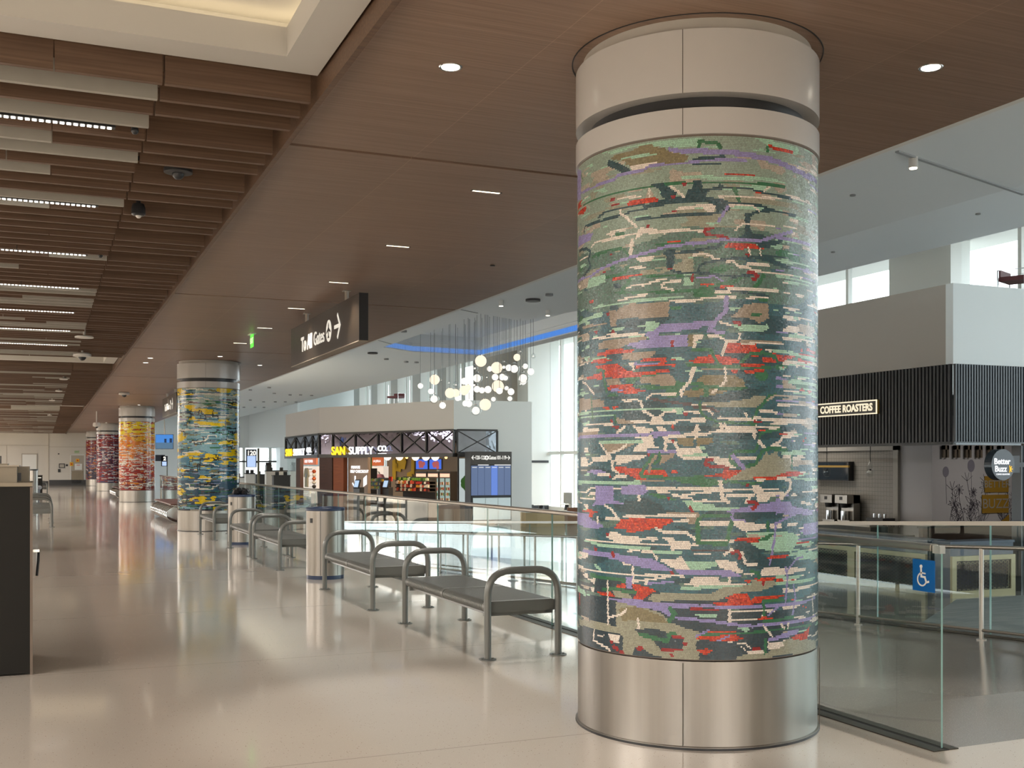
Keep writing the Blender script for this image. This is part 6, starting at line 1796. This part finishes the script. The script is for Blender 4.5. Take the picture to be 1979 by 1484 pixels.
for q in range(6):
    t = thing('glass_cup', 'upturned glass cup at the right end of the back counter', 'cup', (22.4, p[1] + .1 * q - .3, ZL + .97), 0, 'upturned cups on the back counter'); m = MB(); m.cyl(0, 0, 0, .10, .035, 10, 0, .045); m.build('cup_body', CHROME, t)
t = thing('service_counter', 'grey terrazzo service counter of the coffee bar', 'counter', (18.4, 20.5, ZL)); m = MB(); m.box(0, .7, 0, 9.5, 0, 1.02); m.build('front', FLOORG, t); m = MB(); m.box(-.05, .75, -.05, 9.5, 1.02, 1.07); m.build('worktop', STEELP, t)
t = thing('register_stand', 'pale steel cabinet end on the coffee counter', 'cabinet', (18.9, 24.3, ZL + 1.07)); m = MB(); m.box(0, .3, 0, 1.2, 0, .45); m.build('body', BLKM, t); m = MB(); m.box(-.02, .32, -.05, 0, 0, .5); m.build('side_panel', STEELP, t)
# low planter wall with gold frames and hexagon mesh
NAVY = pm('navy_panel', (.045, .065, .10), .35); GF = pm('gold_frame', (.36, .32, .18), .4, .2)
def mesh_unit(loc, rot, L, lb, n=1):
    t = thing('mesh_divider', lb, 'divider', loc, rot, None); h = .86
    m = MB(); m.box(0, L, .02, .45, 0, h + .25); m.box(-.02, L + .02, 0, .5, h + .25, h + .30); m.build('body', NAVY, t)
    for q in range(n):
        a, b = q * L / n, (q + 1) * L / n
        m = MB(); m.box(a, b, -.04, .02, 0, .14); m.box(a, b, -.04, .02, h - .10, h); m.box(a, a + .12, -.04, .02, .14, h - .1); m.box(b - .12, b, -.04, .02, .14, h - .1); fr = m.build('gold_frame', GF, t)
        m = MB(); m.box(a + .12, b - .12, .0, .015, .14, h - .1); m.build('dark_backing', BLACK, t)
        m = MB(); r = .040; x = a + .16; row = 0
        while x < b - .15:
            z = .17 + (.035 if row % 2 else 0)
            while z < h - .13:
                pts = [(x + r * .86 * math.cos(math.pi / 3 * i), z + r * .86 * math.sin(math.pi / 3 * i)) for i in range(6)]
                out = [(x + r * 1.16 * math.cos(math.pi / 3 * i), z + r * 1.16 * math.sin(math.pi / 3 * i)) for i in range(6)]
                vs = [(p[0], -.012, p[1]) for p in pts] + [(p[0], -.012, p[1]) for p in out]
                m.add(vs, [(i, (i + 1) % 6, 6 + (i + 1) % 6, 6 + i) for i in range(6)])
                z += .070 * 1.0
            x += .0606; row += 1
        m.build('hexagon_mesh', GF, t)
mesh_unit((17.2, 17.35, ZL), 0, 1.75, 'low divider with gold frame and hexagon mesh facing the carpet')
mesh_unit((17.18, 25.0, ZL), -math.pi / 2, 7.0, 'long low divider with gold hexagon mesh panels facing the ramp', 3)
t = thing('banquette', 'brown leather banquette seat back inside the coffee bar', 'bench', (20.4, 21.5, ZL)); m = MB(); m.box(0, 4.2, 0, .15, .0, 1.15); m.build('backrest', pm('brown_leather', (.075, .035, .022), .4), t); m = MB(); m.box(0, 4.2, -.5, 0, .0, .45); m.build('seat', MATS['brown_leather'], t); m = MB(); m.box(-.03, 4.2, -.02, .18, 1.15, 1.19); m.build('rim', BLKM, t)
# wall of drawn flowers
INK = pm('mural_ink', (.05, .045, .06), .8)
def mural(lb, x0, w, y):
    t = thing('flower_mural', lb, 'mural', (x0, y, ZL)); rr = random.Random(int(w * 10)); m = MB(); Y = -.002
    for i in range(int(w * 7)):
        x = rr.random() * w; base = .9; h = .4 + rr.random() * 1.0; pts = [(x + .1 * math.sin(j * .7 + i), base + h * j / 6) for j in range(7)]
        m.line(pts, .010, Y, .003); cx, cz = pts[-1]; r = .10 + .16 * rr.random(); npet = rr.choice([5, 6, 8, 9])
        if rr.random() < .55:
            for q in range(npet):
                a = 2 * math.pi * q / npet; m.line([(cx, cz), (cx + r * .6 * math.cos(a - .22), cz + r * .6 * math.sin(a - .22)), (cx + r * math.cos(a), cz + r * math.sin(a)), (cx + r * .6 * math.cos(a + .22), cz + r * .6 * math.sin(a + .22)), (cx, cz)], .008, Y, .003)
        else:
            for q in range(4): a = math.pi * (.2 + .2 * q); m.line([(cx, cz), (cx + r * math.cos(a), cz + r * math.sin(a))], .010, Y, .003)
        for q in (1, 3):
            px_, pz_ = pts[q]; sgn = 1 if rr.random() < .5 else -1; m.line([(px_, pz_), (px_ + sgn * .14, pz_ + .10), (px_ + sgn * .24, pz_ + .26), (px_ + sgn * .08, pz_ + .18), (px_, pz_)], .008, Y, .003)
    m.build('line_drawing', INK, t); return t
t = mural('black ink drawing of flowers on the white wall of the coffee bar', .2 + 23.1, 3.6, 24.0)
m = MB(); INKP = pm('mural_lilac', (.20, .19, .23), .8)
for (x, z, r, s_) in [(.30, 2.55, .15, .75), (1.25, 2.72, .18, .75)]:
    m.disc(x, z, r, -.003, .003, 0, 20, s_)
    m.line([(x, z - r), (x + .03, z - .9)], .012, -.003, .003)
m.build('seed_heads', INKP, t)
t = thing('wall_banner', 'mustard yellow painted words BETTER BUZZ on the mural wall', 'lettering', (25.15, 23.97, ZL)); MUS = pm('mustard', (.30, .17, .01), .6)
m = MB(); m.box(-.1, .82, 0, .02, 1.95, 2.42); m.box(-.2, .82, 0, .02, 1.35, 1.88); m.mark([(-.05, .85), (.3, 1.0), (.6, 1.15), (.82, 1.3), (.82, .95), (.4, .88), (.1, .78)], .0, .02); m.build('panels', MUS, t)
text('BETTER', .30, .36, -.004, 2.18, pm('mural_cream', (.30, .28, .24), .6), t); text('BUZZ', .40, .31, -.004, 1.61, MATS['mural_cream'], t)
t = thing('wood_pegs', 'row of brown forked wood shapes along the top of the mural wall', 'decoration', (23.3, 23.9, ZL))
m = MB(); BRN = pm('peg_brown', (.13, .10, .07), .6)
for i in range(6): x = .12 + i * .42; m.box(x, x + .07, 0, .06, 2.95, 3.3); m.box(x + .14, x + .21, 0, .06, 2.95, 3.3); m.box(x, x + .21, 0, .06, 3.18, 3.3)
m.build('pegs', BRN, t)

# ------------------------------------------------------------ seats and tables by the windows
def lounge_table(x, y, lb):
    t = thing('side_table', lb, 'table', (x, y, ZL), 0, 'white round tables by the windows'); m = MB(); m.cyl(0, 0, .72, .75, .38, 28); m.build('table_top', WHITE, t); m = MB(); m.cyl(0, 0, 0, .72, .26, 20, 0, .12); m.build('base', BLKM, t)
lounge_table(23.0, 50.3, 'white round table with dark cone base beside the white pillar'); lounge_table(24.6, 50.6, 'white round table beside the tall wing chair at the windows')
def wing(x, y, z, rot, lb, mat, high=1.35, red=False):
    t = thing('lounge_chair', lb, 'chair', (x, y, z), rot)
    m = MB(); m.box(-.32, .32, -.3, .3, .36, .46); m.build('seat', mat, t); m = MB(); m.box(-.32, .32, .26, .34, .40, high)
    if not red: m.box(-.34, -.28, .0, .34, .8, high); m.box(.28, .34, .0, .34, .8, high)
    m.build('backrest', mat, t)
    if red: m = MB(); [m.tube([(sx * .36, -.28, 0), (sx * .36, -.28, .6), (sx * .36, .3, .6), (sx * .36, .3, 0)], .018, 8) for sx in (-1, 1)]; m.build('arm_frame', CHROME, t)
    else: m = MB(); m.cyl(0, 0, 0, .03, .28, 20); m.cyl(0, 0, .03, .37, .035, 10); m.build('base', BLKM, t)
wing(24.1, 49.9, ZL, -1.9, 'pale high-backed wing chair at the tall windows', pm('wing_beige', (.50, .48, .42), .7))
t = thing('sofa', 'brown leather sofa back below the windows', 'sofa', (22.0, 45.2, ZL), -.25); m = MB(); m.box(0, 2.4, 0, .2, 0, .80); m.build('backrest', pm('tan_leather', (.20, .085, .045), .4), t); m = MB(); m.box(0, 2.4, .2, .9, .0, .42); m.build('seat', MATS['tan_leather'], t)
t = thing('low_counter', 'low honey-coloured wooden counter with a white top near the white pillar', 'counter', (19.6, 44.5, ZL)); m = MB(); m.box(0, 1.9, 0, .6, 0, .64); m.build('body', pm('honey_wood', (.42, .30, .14), .45), t); m = MB(); m.box(-.03, 1.3, -.04, .64, .64, .70); m.build('top', WHITE, t)
RCH = pm('maroon_fabric', (.16, .045, .05), .6)
s_, d = fs(765, .9); wing(*sloc(s_, .9, 4.6), RS + .2, 'maroon chair with chrome arms on the roof level above the shop', RCH, .62, True)
p, d = plane_pt(1960, (18, 18.6), (26, 18.6)); wing(p[0] + .1, 18.6, 5.3, .4, 'maroon chair tipped over the roof edge above the coffee bar', RCH, .62, True)
# gate 120 area
t = thing('gate_sign', 'gate sign 120 on a post in the bright far area', 'sign', (11.5, 66.8, 0)); w = .62
m = MB(); m.box(-w / 2, w / 2, 0, .12, zz(903, 66), zz(868, 66)); m.build('panel', pm('gate_navy', (.018, .024, .04), .4), t)
text('120', .38, 0, -.006, zz(875, 66) - .03, GW, t, bold=.015, sx=.95)
m = MB(); m.box(-.25, .25, -.012, 0, zz(902, 66), zz(881, 66)); m.build('display', emis('gate_lcd', (.42, .55, .85), .9), t)
m = MB(); m.box(w / 2 + .05, w / 2 + .17, 0, .12, ZL, zz(866, 66)); m.box(w / 2, w / 2 + .05, .04, .08, 1.6, 1.7); m.build('post', pm('post_khaki', (.16, .16, .12), .5), t)
t = thing('gate_sign', 'dark gate sign ending in 2 just right of the yellow and red column', 'sign', (7.55, 78.3, 0))
m = MB(); m.box(-.5, .12, 0, .1, zz(891, 75), zz(879, 75)); m.box(-.12, .28, 0, .1, zz(901, 75), zz(881, 75)); m.build('panel', MATS['gate_navy'], t); text('2', .34, .10, -.006, zz(886.5, 75), GW, t, bold=.02)
m = MB(); m.box(-.06, .22, -.012, 0, zz(900, 75), zz(892, 75)); m.build('display', MATS['gate_lcd'], t); m = MB(); m.box(.24, .30, .02, .08, ZL, zz(881, 75)); m.build('post', MATS['post_khaki'], t)
# picture screen
t = thing('picture_screen', 'wide blue picture screen of water and two buildings beyond the yellow and red column', 'screen', (6.1, 62.6, zz(853.5, 60)), -.35)
m = MB(); m.box(-.48, .48, 0, .08, -.40, .40); m.build('casing', BLKM, t)
SKYP = emis('picture_sky', (.05, .22, .62), .8); SEAP = emis('picture_sea', (.08, .17, .28), .7); TWR = emis('picture_tower', (.01, .04, .12), .5)
m = MB(); m.box(-.46, .46, -.01, 0, -.05, .38); m.build('sky_picture', SKYP, t); m = MB(); m.box(-.46, .46, -.01, 0, -.38, -.05); m.build('sea_picture', SEAP, t); m = MB(); m.box(.0, .12, -.014, -.01, -.05, .16); m.box(.28, .42, -.014, -.01, -.05, .18); m.build('buildings_picture', TWR, t)
m = MB(); m.cyl(0, .04, .40, ZS - t.location.z, .03, 8); m.build('hanger', STEELP, t)
# desks and seats of the far gate
rr = random.Random(4)
for i, (px, y0, w, zc, mat, lb) in enumerate([(470, 921, .9, 62, WHITE, 'white desk block left of the gate 120 sign'), (484, 914, .5, 61.5, WHITE, 'white desk with monitors below the gate 120 sign'), (509, 916, .9, 69, DARKG, 'row of dark seats right of the gate 120 post'), (535, 909, 1.3, 68, WHITE, 'bright white gate counter right of the dark seats'), (520, 899, .30, 70, DARKG, 'grey information pillar behind the gate seats'), (545, 918, .9, 60, DARKG, 'dark low seats next to the shop corner')]):
    k = (px - 989.5) / F; x, y = (k * CO + SI) * zc, (-k * SI + CO) * zc; t = thing('gate_furniture', lb, 'furniture', (x, y, ZL)); h = zz(y0, zc) - ZL
    m = MB(); m.box(-w / 2, w / 2, 0, .5, 0, h - .06); m.build('body', mat, t); m = MB(); m.box(-w / 2 - .02, w / 2 + .02, -.03, .53, h - .06, h); m.build('top', BLKM if mat is WHITE else DARKG, t)
    m = MB()
    for q in range(2): x0 = (q - .5) * w * .5; m.box(x0 - .10, x0 + .10, .2, .25, h, h + .18)
    m.build('monitor', BLKM, t)

# ------------------------------------------------------------ small fittings on the white soffit
spots = [(700 + a / 4.712, 560 + b / 4.712) for a, b in [(1265, 95), (1690, 185), (1555, 85), (1703, 35), (380, 370), (95, 570), (220, 625), (400, 650), (495, 655)]]
spots += [(440 + a / 7.42, 740 + b / 7.42) for a, b in [(325, 93), (595, 60), (668, 143), (325, 240), (515, 265), (683, 265), (825, 265), (232, 343), (393, 343), (520, 345), (895, 165), (1045, 165), (1205, 173), (980, 270)]]
spots += [(1765, 304), (1648, 376), (1890, 431), (1610, 501)]
first = None
for i, (px, py) in enumerate(spots):
    zc = (ZS - EYE) * F / (898 - py); k = (px - 989.5) / F; x, y = (k * CO + SI) * zc, (-k * SI + CO) * zc
    if not (XR + .1 < x < 14.1): continue
    big = (i in (0, 1) or py == 304); wide = i in (2, 5)
    if px > 1560: lb = {304: 'small white cylinder spotlight on the white soffit above the coffee bar', 376: 'flush fitting on the white soffit beside the big column', 431: 'flush fitting on the outer soffit edge near the right frame edge', 501: 'flush fitting low on the soffit beside the big column'}[py]; gr = None
    elif i < 5: lb = ['left cylinder spotlight on the white soffit beside the joint, above the pendants', 'right cylinder spotlight on the joint line above the pendants', 'dark oval smoke detector on the white soffit above the pendants', 'tiny bright fitting near the wood ceiling above the pendants', 'small spotlight beside the wood ceiling edge, left of the blue-lit recess'][i]; gr = None
    elif i < 9: lb = 'small fitting on the white soffit between the hanging sign and the blue light line'; gr = 'fittings left of the blue light line'
    else: lb = 'tiny spotlight on the far white soffit right of the blue and yellow column'; gr = 'tiny spotlights of the far soffit'
    t = thing('soffit_light', lb, 'light fitting', (x, y, ZS + (max(0, x - 12.1) * .1205 if y < 20 else 0)), 0, gr)
    if big: m = MB(); m.cyl(0, 0, -.13, -.0, .055, 16); m.build('cylinder', WPL, t); m = MB(); m.cyl(0, 0, -.14, -.13, .045, 16); m.build('lens', DOWN, t)
    elif wide: m = MB(); m.cyl(0, 0, -.05, 0, .17, 18); m.build('housing', DARKG, t)
    else: m = MB(); m.cyl(0, 0, -.02 if px > 1560 else -.05, 0, .04 if px > 1560 else .085, 12); m.build('housing', pm('fitting_grey', (.25, .26, .26), .5) if 'fitting_grey' not in MATS else MATS['fitting_grey'], t)

# ------------------------------------------------------------ end wall fittings
YE = 87.9
t = thing('service_door', 'end wall door with white upper half and brown lower half', 'door', (1.95, YE - .04, 0))
m = MB(); m.box(0, .9, 0, .03, 1.0, 2.2); m.box(0, .9, 0, .03, .0, .12); m.build('upper_leaf', MATS['trim_beige'], t); m = MB(); m.box(.05, .85, -.02, .02, .12, 1.05); m.build('lower_panel', TAN, t)
m = MB(); m.box(-.06, 0, -.01, .04, 0, 2.26); m.box(.9, .96, -.01, .04, 0, 2.26); m.box(-.06, .96, -.01, .04, 2.2, 2.26); m.build('door_frame', WHITE, t); m = MB(); m.box(.06, .84, -.05, -.02, 1.06, 1.10); m.build('push_bar', STEELP, t)
YN = pm('notice_yellow', (.75, .42, .02), .5); RN = pm('notice_red', (.55, .05, .02), .5)
for (x, z, w, h, mat, lb) in [(2.40, 1.82, .24, .24, YN, 'yellow square notice high on the end wall door'), (1.98, 1.55, .24, .28, YN, 'yellow notice at the left edge of the end wall door'), (2.45, 1.35, .5, .45, WHITE, 'white notice with red line on the end wall door')]:
    t = thing('notice', lb, 'notice', (x, YE - .075, z)); m = MB(); m.box(-w / 2, w / 2, 0, .01, -h / 2, h / 2); m.build('sheet', mat, t); m = MB(); (m.disc(0, 0, .06, -.002, .003) if mat is YN else m.box(-.12, .12, -.004, 0, .10, .14)); m.build('mark', RN, t)
t = thing('exit_sign', 'pale green exit sign above the end wall door', 'sign', (2.35, YE - .05, 2.45)); m = MB(); m.box(-.17, .17, 0, .04, -.10, .10); m.build('panel', pm('exit_pale', (.45, .55, .35), .5), t); text('EXIT', .15, 0, -.004, 0, pm('exit_dark_green', (.08, .30, .08), .5), t)
for (x, z, w, h, lb) in [(1.32, 1.42, .40, .34, 'framed black notice on the end wall left of the door'), (1.66, 1.46, .14, .14, 'small black square sign beside the framed notice'), (1.14, 1.06, .18, .24, 'small black sign below the framed notice'), (1.10, 2.3, .10, .08, 'tiny black fitting high on the end wall')]:
    t = thing('wall_sign', lb, 'sign', (x, YE - .045, z)); m = MB(); m.box(-w / 2, w / 2, 0, .02, -h / 2, h / 2); m.build('plate', BLKM, t)
    if w == .40: m = MB(); m.box(-w / 2 + .05, w / 2 - .05, -.004, 0, -h / 2 + .05, h / 2 - .05); m.build('sheet', MATS['trim_beige'], t)
t = thing('double_door', 'pale flush door in the left part of the end wall', 'door', (-1.35, 87.95, 0)); m = MB(); m.box(0, .95, 0, .04, 0.02, 2.25); m.build('leaf', WHITE, t); m = MB(); m.box(-.05, 0, -.02, .05, 0, 2.32); m.box(.95, 1.0, -.02, .05, 0, 2.32); m.box(-.05, 1.0, -.02, .05, 2.25, 2.32); m.build('door_frame', MATS['trim_beige'], t)
